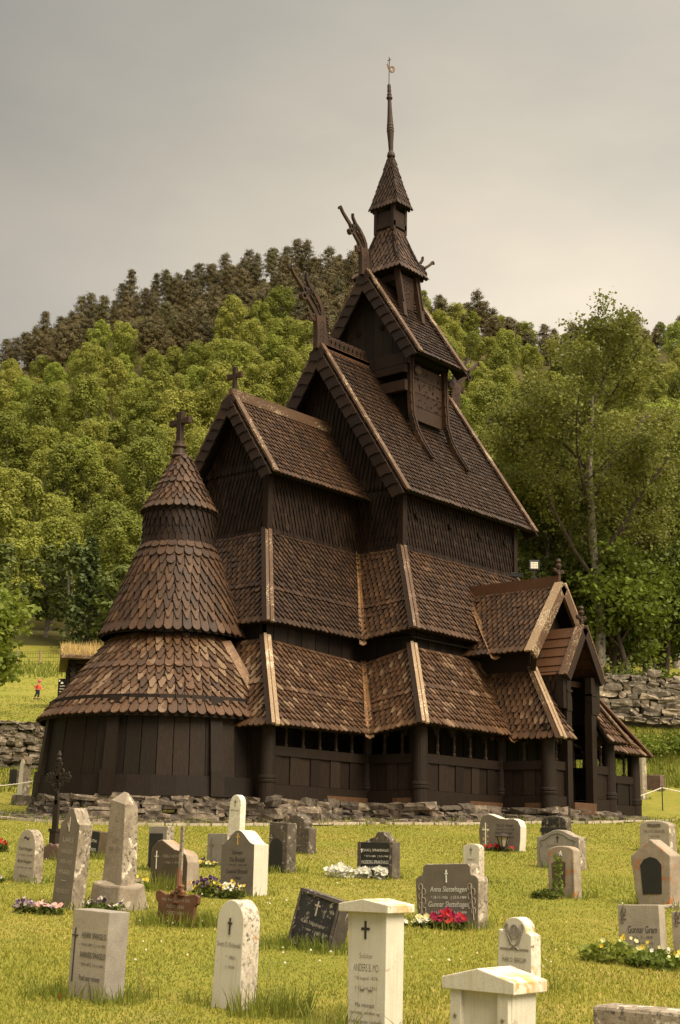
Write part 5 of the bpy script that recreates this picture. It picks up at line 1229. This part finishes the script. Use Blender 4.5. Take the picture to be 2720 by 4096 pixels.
BL = [make_broadleaf(H, W, nl+12, 300, .30) for H, W, nl in ((11.,3.6,17),(12.5,3.4,19),(9.5,3.9,16),(13.5,3.2,20),(10.5,4.3,19),(8.,2.8,13),(12.,4.0,20))]
PN = [make_pine(H, W) for H, W in ((14.,3.4),(15.5,3.0),(12.5,3.6),(14.5,3.9),(11.5,2.8),(13.,3.2))]
cp = math.cos(PITCH); sp = math.sin(PITCH)
CAMF = V((cp*FX, cp*FY, sp)); RB = V((RX, RY, 0)); UB = V((-sp*FX, -sp*FY, cp)); cr, sr = math.cos(ROLL), math.sin(ROLL)
CAMR = RB*cr+UB*sr; CAMU = UB*cr-RB*sr
def seen(P):
    d = V(P)-V((CX,CY,CZ)); z = d.dot(CAMF)
    return 1360+FPX*d.dot(CAMR)/z, 2048-FPX*d.dot(CAMU)/z
CHURCH_SIL = [(420,2450),(600,2050),(780,1900),(930,1600),(1140,1660),(1290,1400),(1450,1120),(1640,1120),(1850,1480),(2130,2130),(2060,2350),(2350,2700),(2350,3200),(150,3200),(170,2860)]
def inside(x, y, P=CHURCH_SIL):
    c = False; n = len(P)
    for i in range(n):
        (a, b), (d, e) = P[i], P[(i+1) % n]
        if (b > y) != (e > y) and x < (d-a)*(y-b)/(e-b)+a: c = not c
    return c
rnd.seed(21)
spots = []; pines = []
def conif_limit(px):      # image height above which pine wood takes over, left part
    return lerp_tab([(-400,1560),(0,1490),(150,1470),(450,1410),(700,1420),(900,1400),(1000,1310),(1150,1260),(1250,1500),(1320,1480),(1420,1250),(1600,1190),(1720,1100)], px)
def try_add(lst, px, py, gap, gx=1.):
    for qx, qy in lst:
        if abs(qx-px) < gap*gx and abs(qy-py) < gap*.8 and ((qx-px)/gx)**2+((qy-py)/.8)**2 < gap*gap: return False
    lst.append((px, py)); return True
cand = []
for i in range(26000):
    s = 128*(520/128)**(rnd.random()**.85); uu = rnd.uniform(-.30,.30); cand.append((s, uu))
bl_pts = []; pn_pts = []; hid_pts = []; HID = []; BLOBJ = []; PNOBJ = []
for s, uu in cand:
    x, y = to_xy(s, uu*s); z = ground(x, y); bx, by = seen((x, y, z))
    if bx < -130 or bx > 2850: continue
    Hh = 11*FPX/(s*1.03); tx_, ty_ = bx, by-Hh*.75
    hid = inside(tx_, ty_) and inside(tx_-70, ty_-30) and inside(tx_+70, ty_-30) and inside(tx_, by-Hh*1.1)
    if hid:
        if s < 470 and try_add(hid_pts, bx, by, 88): HID.append((x, y, z, s, bx < 1720 and by-Hh*.5 < conif_limit(bx)))
        continue
    conif = (bx < 1720 and by-Hh*.5 < conif_limit(bx)) or (bx > 1720 and s > 430 and rnd.random() < .22)
    if conif and s > 250:
        if len(PNOBJ) < 290 and try_add(pn_pts, bx, by, 48 if s < 430 else 36, .9):
            PNOBJ.append((x, y, z, s))
    elif not conif:
        gap = 86*(300/s)**.42
        if s > 480: continue
        if len(BLOBJ) < 299 and try_add(bl_pts, bx, by, gap): BLOBJ.append((x, y, z, s))
def plant(meshes, pts, name, label, cat, group, sc):
    for i, (x, y, z, s) in enumerate(pts):
        o = bpy.data.objects.new(name, meshes[rnd.randrange(len(meshes))]); COL.objects.link(o); o.location = (x, y, z-.3); k = rnd.uniform(*sc)*(1 if s > 220 else .8+.2*(s-120)/100); o.scale = (k*rnd.uniform(.9,1.15), k, k*rnd.uniform(.88,1.15)); o.rotation_euler = (rnd.uniform(-.04,.04), rnd.uniform(-.04,.04), rnd.uniform(0,6.28))
        tag(o, label, cat, group)
plant(BL, BLOBJ, 'broadleaf_tree', 'yellow-green leafy tree packed among others on the wooded hillside', 'tree', 'leafy trees on the hillside', (.85,1.3))
plant(PN, PNOBJ, 'pine_tree', 'dark brownish pine in the wood along the crest of the hill', 'tree', 'pines along the hilltop', (.72,1.12))
for i in range(260):      # the flanks of the hill just outside the view
    s = rnd.uniform(130, 440); uu = rnd.choice((-1, 1))*rnd.uniform(.29, .46); x, y = to_xy(s, uu*s); HID.append((x, y, ground(x, y), s, False))
mb = MB()
for x, y, z, s, con in HID:
    H = rnd.uniform(9, 13)*(1 if s > 220 else .85); W = rnd.uniform(2.8, 4.2)
    mb.tube([(x,y,z-1),(x,y,z+H*.7)], [.2,.06], 5, 2)
    for i in range(9):
        k = (i+.5)/9; a = i*2.4+x; rr = W*.55*math.sin(PI*min(1, .15+.85*k)); c = V((x+rr*math.cos(a), y+rr*math.sin(a), z+H*(.25+.7*k))); R = W*.48
        for j in range(46):
            d = V((rnd.gauss(0,1), rnd.gauss(0,1), rnd.gauss(0,1))).normalized()*(rnd.uniform(.4,1)**.5); leafquad(mb, c+d*R, .62, 1 if con else 0, d.normalized()+V((0,0,.35)))
o = mb.build('hillside_wood', ['leaf_hill','needle','bark']); tag(o, 'continuous leafy wood clothing the hillside beyond and beside the church', 'wood', kind='stuff')


# --- nearer trees: recursive limbs carrying leaves
def limb(tw, tips, p, d, L, r, lvl, droop, spread):
    n = 4; pts = [p]; rad = [r]; q = p.copy(); dd = d.copy()
    for i in range(n):
        dd = (dd+V((rnd.gauss(0,.10), rnd.gauss(0,.10), rnd.gauss(.03,.07)-droop*(i/n)*(.3 if lvl < 2 else 1)))).normalized(); q = q+dd*(L/n); pts.append(q.copy()); rad.append(r*(1-.62*(i+1)/n))
    tw.tube(pts, rad, 7 if lvl == 0 else 5 if lvl == 1 else 4, 0 if lvl == 0 else 1, False)
    if lvl >= 2: tips.append((pts, L))
    if lvl == 3: return
    k = (9, 6, 4)[lvl] if lvl < 3 else 0
    for i in range(k):
        f = (.2+.78*(i+rnd.random())/k) if lvl == 0 else (.25+.72*(i+rnd.random())/k); j = min(n-1, int(f*n)); b = pts[j].lerp(pts[j+1], f*n-j); a = rnd.uniform(0,6.28) if lvl else i*2.4+rnd.uniform(-.4,.4)
        side = V((math.cos(a), math.sin(a), 0)); t = (pts[j+1]-pts[j]).normalized(); nd = (t*(1-spread)+side*spread+V((0,0,.15 if lvl < 1 else 0))).normalized()
        limb(tw, tips, b, nd, L*(.50 if lvl == 0 else .55)*rnd.uniform(.7,1.15)*(1.15-.45*f), rad[j]*.5, lvl+1, droop, spread)
def near_tree(kind, label, x, y, H, leafm, barkm, nleaf, size, droop=.12, spread=.55, trunks=1, r=.22, sig=.4, group=None, lean=(0,0), hang=.0, sink=.3):
    root = empty(kind, (x, y, ground(x, y)-sink), label=label, cat='tree', group=group); tw = MB(); tips = []
    for k in range(trunks):
        a = rnd.uniform(0,6.28); o = V((.5*math.cos(a)*(trunks > 1), .5*math.sin(a)*(trunks > 1), 0))
        limb(tw, tips, o, V((lean[0]+o.x*.12, lean[1]+o.y*.12, 1)).normalized(), H*rnd.uniform(.9,1)*.93, r, 0, droop, spread)
    tw.build('trunk', [barkm, 'barkbrown'], root, smooth=True); mb = MB()
    for i in range(nleaf):
        pts, L = tips[rnd.randrange(len(tips))]; f = rnd.uniform(.1,1.0)*(len(pts)-1); j = min(len(pts)-2, int(f)); c = pts[j].lerp(pts[j+1], f-j)
        c = c+V((rnd.gauss(0,sig), rnd.gauss(0,sig), rnd.gauss(0,sig*.7)-abs(rnd.gauss(0,hang)))); leafquad(mb, c, size, 0)
    mb.build('crown', leafm, root); return root
rnd.seed(33)
bx_, by_ = to_xy(57,10.2)
near_tree('birch_tree','tall airy silver birch with drooping yellow-green crown, rising above the hill behind the porch',*to_xy(57,10.35),13.2,'leaf_birch','bark',50000,.14,.14,.52,1,.24,.24,None,(-.035,.02),.35)
near_tree('birch_tree','second birch close behind the nave eave, its white trunk showing over the porch roof',*to_xy(60,8.7),10.6,'leaf_birch','bark',26000,.17,.14,.5,1,.2,.36,None,(0,0),.3)
near_tree('birch_tree','weeping birch with pale trunk at the right, between the tall birch and the frame edge',*to_xy(63,13.6),11.2,'leaf_birch','bark',36000,.18,.2,.52,2,.2,.40,None,(0,0),.5)
near_tree('birch_tree','tall weeping birch filling the upper right edge, farthest back of the near trees',*to_xy(74,17.5),13.2,'leaf_birch','bark',34000,.21,.2,.52,1,.26,.5,None,(0,0),.5)
near_tree('birch_tree','round-headed birch behind the weeping one, right of the tall birch',*to_xy(82,15.0),12.0,'leaf_birch','bark',24000,.22,.15,.5,2,.2,.5,None,(0,0),.4)
near_tree('rowan_tree','bushy dark green rowan on several stems just behind the right stone wall',*to_xy(57.5,11.3),5.6,'leaf_fresh','barkbrown',15000,.22,.1,.62,4,.13,.34,None,(0,0),.1)
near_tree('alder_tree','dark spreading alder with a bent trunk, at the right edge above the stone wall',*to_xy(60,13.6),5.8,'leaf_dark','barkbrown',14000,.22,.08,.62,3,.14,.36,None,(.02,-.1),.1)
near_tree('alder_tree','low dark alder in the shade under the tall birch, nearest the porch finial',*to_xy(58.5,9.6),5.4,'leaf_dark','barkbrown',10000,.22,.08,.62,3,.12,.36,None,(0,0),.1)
near_tree('maple_tree','bright green leafy tree reaching in from the left edge over the meadow',*to_xy(60,-15.6),5.4,'leaf_fresh','barkbrown',24000,.26,.06,.6,2,.2,.42,None,(0,0),.1)
BLD = [make_broadleaf(H, W, nl, 120, .42, 'leaf_dark') for H, W, nl in ((8.,2.6,14),(9.5,2.6,15))]
SPR = [make_spruce(8.,2.1), make_spruce(6.5,1.8)]
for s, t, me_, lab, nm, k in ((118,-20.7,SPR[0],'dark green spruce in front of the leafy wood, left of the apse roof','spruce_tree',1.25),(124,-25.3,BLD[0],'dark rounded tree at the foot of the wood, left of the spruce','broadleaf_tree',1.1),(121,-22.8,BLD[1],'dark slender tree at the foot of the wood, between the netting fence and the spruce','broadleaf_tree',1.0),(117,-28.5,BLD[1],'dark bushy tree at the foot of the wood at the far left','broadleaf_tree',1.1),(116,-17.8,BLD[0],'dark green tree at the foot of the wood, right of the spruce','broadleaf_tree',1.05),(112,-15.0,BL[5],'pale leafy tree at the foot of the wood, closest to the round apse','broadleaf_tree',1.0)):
    x, y = to_xy(s, t); o = bpy.data.objects.new(nm, me_); COL.objects.link(o); o.location = (x, y, ground(x, y)-.3); o.scale = (k,k,k); o.rotation_euler = (0,0,rnd.uniform(0,6)); tag(o, lab, 'tree')
for s, t, me_, lab, k in ((95,17.2,BL[0],'leafy tree on the slope behind the weeping birches at the right edge',1.0),(98,21.5,BL[4],'broad leafy tree half out of the frame on the right slope',1.1),(90,12.2,BL[2],'leafy tree on the right slope directly behind the tall birch',1.05),(104,14.0,BL[3],'tall leafy tree high on the right slope behind the tall birch',1.15),(88,20.3,BL[6],'pale broad tree on the right slope beside the frame edge',1.05),(100,10.0,BL[1],'leafy tree on the right slope just above the nave roof edge',1.1),(112,17.6,BL[0],'leafy tree deep on the right slope above the round-headed birch',1.2),(116,23.0,BL[3],'tall leafy tree deep on the right slope near the frame edge',1.2)):
    x, y = to_xy(s, t); o = bpy.data.objects.new('broadleaf_tree', me_); COL.objects.link(o); o.location = (x, y, ground(x, y)-.3); o.scale = (k,k,k); o.rotation_euler = (0,0,rnd.uniform(0,6)); tag(o, lab, 'tree')
# shrubs on the bank and behind the wall
def shrub(label, x, y, w, h, n, size, m, name='shrub'):
    mb = MB()
    for i in range(n):
        d = V((rnd.gauss(0,.5), rnd.gauss(0,.5), abs(rnd.gauss(0,.5)))); leafquad(mb, V((d.x*w*.5, d.y*w*.5, .05+d.z*h*.7)), size, 0)
    for i in range(6): mb.tube([(0,0,-.1),(rnd.gauss(0,.25)*w,rnd.gauss(0,.25)*w,h*.7)],[.02,.006],4,1)
    o = mb.build(name, [m,'barkbrown'], None, loc=(x, y, ground(x,y))); return tag(o, label, 'shrub')
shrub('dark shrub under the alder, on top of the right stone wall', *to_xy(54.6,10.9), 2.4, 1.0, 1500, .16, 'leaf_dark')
shrub('low green shrub under the alder at the right edge, above the wall', *to_xy(54.6,12.8), 2.0, .7, 1000, .16, 'leaf_fresh')
for i, (t, lab) in enumerate(((9.6,'leafy clump on the bank below the right wall, next to the church corner'),(10.6,'leafy clump on the bank below the right wall, above the low stone block'),(11.9,'leafy clump on the bank below the right wall, at the frame edge'))):
    shrub(lab, *to_xy(49.6+.3*i,t), 1.7, .75, 1300, .12, 'leaf_fresh')

# --- grass: lawn blades, taller tufts, hay on the slopes
def blades(name, pts, mat, kind='stuff', label=None, cat=None):
    vs = []; fs = []
    for x, y, z, h, w, lx, ly in pts:
        a = rnd.uniform(0, PI); cx = w*math.cos(a)/2; cy = w*math.sin(a)/2; b = len(vs)
        vs += [(x-cx,y-cy,z-.01),(x+cx,y+cy,z-.01),(x+cx*.7+lx*.45,y+cy*.7+ly*.45,z+h*.6),(x-cx*.7+lx*.45,y-cy*.7+ly*.45,z+h*.6),(x+lx,y+ly,z+h)]
        fs += [(b,b+1,b+2,b+3),(b+3,b+2,b+4)]
    me = bpy.data.meshes.new(name); me.from_pydata(vs, [], fs)
    for q in ([mat] if isinstance(mat, str) else mat): me.materials.append(M[q])
    if not isinstance(mat, str):
        ms = []
        for p in pts:
            k = patchy(p[0]*.55, p[1]*.55)*.6+patchy(p[1]*1.7+3, p[0]*1.7)*.4; m_ = 1 if rnd.random() < (k-.42)*1.7 else 2 if rnd.random() < (.50-k)*.4 else 0; ms += [m_, m_]
        me.polygons.foreach_set('material_index', ms)
    o = bpy.data.objects.new(name, me); COL.objects.link(o); tag(o, label, cat, kind=kind); return o
rnd.seed(5)
FPOLY = [(p[0], p[1]) for p in fp]
def in_church(x, y): return (-2.5 < x < 7.7 and abs(y) < 5.1) or (-5.8 < x < -2 and abs(y) < 3.6) or math.hypot(x-AP[0], y-AP[1]) < 3.2 or (.6 < x < 4.1 and -6.5 < y < -4)
def near_path(x, y):
    return min((p[0]+p[2]*.45-x)**2+(p[1]+p[3]*.45-y)**2 for p in pth) < .62**2
def patchy(x, y): return .5+.25*math.sin(x*1.3+1.7*math.sin(y*.9))+.25*math.sin(y*1.9+1.3*math.sin(x*1.1+2))
pts = []
while len(pts) < 250000:
    s = 6.2*(42/6.2)**(rnd.random()); t = rnd.uniform(-.355,.355)*s; x, y = to_xy(s, t)
    if s > 28 and (in_church(x, y) or near_path(x, y)): continue
    h = rnd.uniform(.010,.023)*(1+s*.012)*(.6+.8*patchy(x, y)); pts.append((x, y, ground(x,y), h, .004+.00055*s, rnd.gauss(0,h*.45), rnd.gauss(0,h*.45)))
blades('grass', pts, ['blade','blade_green','blade_dry'], label='short yellow-green mown grass among the graves', cat='grass')
pts = []
STONES = [(o.location.x, o.location.y) for o in bpy.data.objects if o.get('category') in ('gravestone','grave marker','grave cross','stone block')]
for sx, sy in STONES:
    s, _ = to_st(sx, sy)
    for i in range(130 if s < 22 else 60):
        u_ = rnd.uniform(-.34,.34); d = rnd.choice((-.05,.02,.24,.28))+rnd.gauss(0,.05); x = sx+d; y = sy-u_; h = rnd.uniform(.04,.12)*rnd.choice((.7,1,1.3)); pts.append((x,y,ground(x,y),h,.006+.0004*s,rnd.gauss(0,h*.4),rnd.gauss(0,h*.4)))
def tuft(x, y, r, n, h0, h1, bend=.5):
    for i in range(n):
        a = rnd.uniform(0,6.28); q = r*math.sqrt(rnd.random()); h = rnd.uniform(h0,h1); pts.append((x+q*math.cos(a),y+q*math.sin(a),ground(x,y),h,.007,math.cos(a)*h*bend*rnd.random()+rnd.gauss(0,h*.2),math.sin(a)*h*bend*rnd.random()+rnd.gauss(0,h*.2)))
tuft(-18.95,-14.62,.34,420,.06,.17,.8); tuft(-18.7,-14.95,.22,260,.08,.2,.9); tuft(-19.3,-16.3,.3,240,.06,.14); tuft(-19.2,-16.75,.25,200,.06,.14)
tuft(-16.95,-12.2,.28,320,.08,.24); tuft(-14.4,-11.5,.2,180,.05,.13); tuft(-22.1,-16.85,.2,160,.05,.14); tuft(-21.9,-17.25,.2,160,.05,.14); tuft(-21.55,-18.2,.24,240,.05,.2); tuft(-21.85,-18.9,.16,110,.08,.22); tuft(-17.2,-16.45,.35,260,.04,.12); tuft(-21.5,-18.35,.12,60,.1,.25)
tuft(-14.6,-8.6,.2,120,.06,.14)
for i in range(1700):      # weeds at the foot of the church and along the footing stones
    k = rnd.randrange(len(pth)); p = pth[k]; d = rnd.choice((.5,.7,1.15))+rnd.gauss(0,.12); x = p[0]+p[2]*d+rnd.gauss(0,.35); y = p[1]+p[3]*d+rnd.gauss(0,.2); h = rnd.uniform(.05,.17); pts.append((x,y,ground(x,y),h,.02,rnd.gauss(0,h*.4),rnd.gauss(0,h*.4)))
for i in range(9000):      # rank grass on the banks
    if rnd.random() < .72: s, t = rnd.uniform(46.5,51.8), rnd.uniform(7.6,15)
    else: s, t = rnd.uniform(41,44), rnd.uniform(-13,-7.4)
    x, y = to_xy(s, t); h = rnd.uniform(.1,.4)*(1 if s > 45 else .35); pts.append((x,y,ground(x,y),h,.035,rnd.gauss(0,h*.3),rnd.gauss(0,h*.3)))
for i in range(9000):
    s, t = rnd.uniform(45.5,112), rnd.uniform(-.262,-.10)
    t *= s; x, y = to_xy(s, t); h = rnd.uniform(.02,.05)*(1 if s < 100 else 12); pts.append((x,y,ground(x,y),h,.03+.0006*s,rnd.gauss(0,h*.3),rnd.gauss(0,h*.3)))
blades('tall_grass', pts, 'blade_dark', label='longer darker grass tufts round the stones, along the church footing and on the banks', cat='grass')
pts = []
for (x, y, r, n, h0, h1) in ((-21.5,-18.28,.18,16,.2,.34),(-22.0,-18.95,.15,9,.2,.36),(-18.5,-13.25,.25,26,.12,.24),(-20.9,-16.9,1.2,22,.05,.12),(-22.9,-17.55,.05,2,.28,.34),(-22.75,-18.1,.12,2,.16,.22),(-16.2,-15.2,1.5,30,.05,.1),(-22.35,-20.0,.15,6,.2,.32),(-21.3,-19.6,.6,8,.06,.16),(-14.0,-13.3,.5,12,.06,.12),(-13,-15.6,1.5,14,.05,.1),(-21.7,-17.2,.1,8,.15,.25)):
    for i in range(n):
        a = rnd.uniform(0,6.28); q = r*math.sqrt(rnd.random()); h = rnd.uniform(h0,h1); X, Y = x+q*math.cos(a), y+q*math.sin(a); pts.append((X,Y,ground(X,Y),h,.004,rnd.gauss(0,h*.22),rnd.gauss(0,h*.22)))
blades('seed_stalks', pts, 'stalk', label='thin dark seeding grass stalks standing above the lawn', cat='grass stalks')
# daisies and clover heads in the lawn
mb = MB()
for i in range(230):
    s = 11*(30/11)**rnd.random(); t = rnd.uniform(-.26,.26)*s; x, y = to_xy(s, t)
    if patchy(x*.7, y*.7) < .5 or in_church(x,y): continue
    z = ground(x,y)+rnd.uniform(.035,.06); r = rnd.uniform(.007,.013); mb.add([(x+r*math.cos(PI*k/3), y+r*math.sin(PI*k/3), z+.3*r*math.sin(k)) for k in range(6)], [(0,1,2,3,4,5)], 0 if rnd.random() < .75 else 1)
    mb.add([(x-r*.7,y,z-r*.6),(x+r*.7,y,z-r*.6),(x+r*.6,y,z+r*.8),(x-r*.6,y,z+r*.8)],[(0,1,2,3)],0)
o = mb.build('lawn_flowers', ['p_white','p_yellow']); tag(o, 'tiny white and yellow flower heads scattered through the lawn', 'flowers', kind='stuff')
# flower clumps
def flowers(label, x, y, rx, ry, h, n, cols, bs, leafm='leaf_dark', nl=160, name='flower_clump', stem=True, lsz=.05, cat='flowers'):
    mats = [leafm]+cols; mb = MB()
    for i in range(nl):
        a = rnd.uniform(0,6.28); q = math.sqrt(rnd.random()); leafquad(mb, V((rx*q*math.cos(a), ry*q*math.sin(a), h*.75*rnd.random()*(1.1-q*.5))), lsz, 0)
    for i in range(n):
        a = rnd.uniform(0,6.28); q = math.sqrt(rnd.random()); c = V((rx*q*math.cos(a), ry*q*math.sin(a), h*rnd.uniform(.6,1.1)*(1.1-q*.4))); m = 1+rnd.randrange(len(cols))
        if stem: mb.tube([(c.x*.8,c.y*.8,0),c],[.003,.002],3,0,False)
        nrm = V((rnd.gauss(-.6,.5), rnd.gauss(-.4,.5), rnd.gauss(.5,.3))).normalized(); ax = nrm.orthogonal().normalized(); ay = nrm.cross(ax); r = bs*rnd.uniform(.7,1.2)
        for k in range(5):
            b = 2*PI*k/5; d = ax*math.cos(b)+ay*math.sin(b); e = ax*-math.sin(b)+ay*math.cos(b)
            mb.add([c, c+d*r*.6+e*r*.45+nrm*r*.15, c+d*r+nrm*r*.3, c+d*r*.6-e*r*.45+nrm*r*.15], [(0,1,2,3)], m)
    o = mb.build(name, mats, None, loc=(x, y, ground(x,y))); return tag(o, label, cat)
rnd.seed(9)
flowers('pansies in dark purple and white at the left foot of the tall ogee-topped stone', -19.36,-13.02,.12,.11,.13,42,['p_lilac','p_purple','p_lilac'],.022)
flowers('pink double blooms in front of the tall ogee-topped stone', -19.28,-13.25,.12,.2,.12,34,['p_pink','p_pink','p_lilac'],.027)
flowers('white and lilac pansies showing above the square-topped beige headstone', -18.72,-13.42,.12,.26,.13,26,['p_white','p_lilac','p_purple'],.022)
flowers('white blossoms at the extreme left edge beside the round-topped headstone', -17.75,-10.35,.1,.16,.08,18,['p_lilac','p_white'],.02)
flowers('small red flower cluster behind the round-topped headstone', -14.9,-6.7,.1,.12,.2,16,['p_red'],.03)
flowers('small white flowers beside the shaft of the tallest pillar', -15.5,-9.93,.1,.1,.16,16,['p_white','p_lilac'],.03)
flowers('purple pansies at the left foot of the bell-topped headstone', -17.02,-13.12,.16,.2,.20,60,['p_purple','p_purple','p_yellow'],.022)
flowers('yellow and white pansies at the right foot of the bell-topped headstone', -16.95,-13.40,.12,.16,.18,40,['p_yellow','p_white','p_white'],.022)
flowers('small yellow flowers below the carved-cross stone', -14.35,-10.35,.14,.2,.1,26,['p_yellow','p_pale','p_purple'],.025)
flowers('silver-leaved plant left of the black crested stone', -14.12,-12.5,.12,.22,.14,60,['p_silver'],.035,'p_silver',40)
flowers('silver-leaved plant against the left half of the black crested stone', -13.98,-12.78,.08,.12,.12,34,['p_silver'],.035,'p_silver',24)
flowers('silver-leaved plant against the right half of the black crested stone', -13.92,-13.0,.07,.1,.14,30,['p_silver'],.035,'p_silver',24)
flowers('white begonias at the left foot of the wide brown headstone', -17.40,-16.28,.07,.13,.10,34,['p_white','p_pale'],.026)
flowers('red and crimson begonias at the centre foot of the wide brown headstone', -17.34,-16.50,.09,.2,.15,54,['p_red','p_crim','p_crim'],.03)
flowers('single white bloom in the grass between the capped pillar and the wide brown headstone', -17.5,-16.12,.03,.03,.06,4,['p_white'],.028,nl=20)
flowers('pale yellow columbines with blue-green leaves before the twin beige headstones', -17.95,-18.55,.24,.30,.20,13,['p_pale','p_yellow','p_pale'],.02,'leaf_fresh',420,lsz=.06)
flowers('white and yellow columbines at the right corner before the twin beige headstones', -18.0,-18.95,.22,.24,.17,12,['p_white','p_pale','p_yellow'],.02,'leaf_fresh',380,lsz=.06)
flowers('low red flowers along the foot of the kidney-shaped headstone', -8.55,-11.1,.08,.34,.10,26,['p_red'],.03)
flowers('white and purple pansies in the tall grass before the wavy brown stone', -17.15,-12.15,.1,.16,.14,14,['p_white','p_lilac','p_yellow'],.025,'leaf_fresh',90)
flowers('single red blossom on the grass at the foot of the square-topped beige headstone', -22.14,-16.97,.012,.012,.03,3,['p_red'],.016,nl=4,stem=False)
flowers('dark green weed clump at the foot of the panelled rusty stone', -14.3,-15.62,.12,.16,.15,0,['p_white'],.02,'leaf_dark',260,'weed_clump',cat='weed')
mb = MB(); mb.tube([(0,0,0),(.01,.02,.25),(0,0,.46)],[.008,.006,.003],5)
for i in range(150):
    z = rnd.uniform(.04,.47); a = i*2.4; q = .055*(1.1-z); leafquad(mb, V((q*math.cos(a),q*math.sin(a),z)), .05, 0)
o = mb.build('tall_weed', ['leaf_fresh'], None, loc=(-14.22,-15.74,ground(-14.22,-15.74))); tag(o, 'tall bright green leafy weed growing up in front of the panelled rusty stone', 'weed')

# ================================================================== LIGHT, SKY, CAMERA
SUN_DIR = V((-.10,-.80,.80)).normalized()
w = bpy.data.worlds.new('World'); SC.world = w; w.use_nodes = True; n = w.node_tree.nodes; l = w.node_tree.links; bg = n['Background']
sky = n.new('ShaderNodeTexSky'); sky.sky_type = 'NISHITA'; sky.sun_disc = False
el = math.asin(SUN_DIR.z); sky.sun_elevation = el; sky.sun_rotation = math.atan2(SUN_DIR.x, SUN_DIR.y); sky.dust_density = 4.; sky.air_density = 1.5
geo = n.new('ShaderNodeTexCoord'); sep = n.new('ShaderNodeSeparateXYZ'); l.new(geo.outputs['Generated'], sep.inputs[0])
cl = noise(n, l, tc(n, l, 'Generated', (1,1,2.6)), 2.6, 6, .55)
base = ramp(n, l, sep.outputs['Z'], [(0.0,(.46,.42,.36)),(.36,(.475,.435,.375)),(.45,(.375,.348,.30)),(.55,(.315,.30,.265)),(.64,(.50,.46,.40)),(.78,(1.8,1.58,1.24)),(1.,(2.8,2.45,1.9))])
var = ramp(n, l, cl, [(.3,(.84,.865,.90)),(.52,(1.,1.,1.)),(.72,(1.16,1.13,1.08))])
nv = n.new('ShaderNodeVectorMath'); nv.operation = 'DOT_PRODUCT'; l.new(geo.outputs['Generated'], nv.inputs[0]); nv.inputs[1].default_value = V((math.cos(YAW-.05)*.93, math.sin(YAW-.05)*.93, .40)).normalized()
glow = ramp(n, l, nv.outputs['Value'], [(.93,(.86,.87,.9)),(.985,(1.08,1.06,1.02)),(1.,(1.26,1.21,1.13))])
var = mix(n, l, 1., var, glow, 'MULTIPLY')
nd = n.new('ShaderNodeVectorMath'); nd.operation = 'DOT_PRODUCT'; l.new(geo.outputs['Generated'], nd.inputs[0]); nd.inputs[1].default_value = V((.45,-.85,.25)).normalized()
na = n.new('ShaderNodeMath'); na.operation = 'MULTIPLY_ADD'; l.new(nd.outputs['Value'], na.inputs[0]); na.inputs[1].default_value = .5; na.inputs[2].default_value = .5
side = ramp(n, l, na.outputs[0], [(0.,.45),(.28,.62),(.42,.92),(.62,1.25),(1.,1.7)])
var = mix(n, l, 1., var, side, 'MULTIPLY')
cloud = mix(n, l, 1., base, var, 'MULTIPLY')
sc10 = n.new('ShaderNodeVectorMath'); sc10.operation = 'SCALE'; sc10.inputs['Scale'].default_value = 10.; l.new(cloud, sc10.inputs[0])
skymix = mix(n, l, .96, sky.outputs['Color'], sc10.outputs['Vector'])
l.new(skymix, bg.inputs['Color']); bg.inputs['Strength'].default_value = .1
sl = bpy.data.lights.new('sun', 'SUN'); sl.energy = 3.5; sl.angle = math.radians(35); sl.color = (1.,.87,.66)
so = bpy.data.objects.new('sun', sl); COL.objects.link(so); so.rotation_euler = SUN_DIR.to_track_quat('Z','Y').to_euler()
cam = bpy.data.cameras.new('camera'); co = bpy.data.objects.new('camera', cam); COL.objects.link(co); SC.camera = co
cam.sensor_fit = 'HORIZONTAL'; cam.sensor_width = 24.; cam.lens = FPX/2720*24.; cam.clip_end = 5000; cam.clip_start = .1
mw = Matrix.Identity(4)
for i in range(3): mw[i][0] = CAMR[i]; mw[i][1] = CAMU[i]; mw[i][2] = -CAMF[i]
mw[0][3], mw[1][3], mw[2][3] = CX, CY, CZ
co.matrix_world = mw
SC.view_settings.view_transform = 'Standard'; SC.view_settings.look = 'None'; SC.view_settings.exposure = .55; SC.view_settings.gamma = 1.
SC.cycles.max_bounces = 6; SC.cycles.diffuse_bounces = 3; SC.cycles.transparent_max_bounces = 4
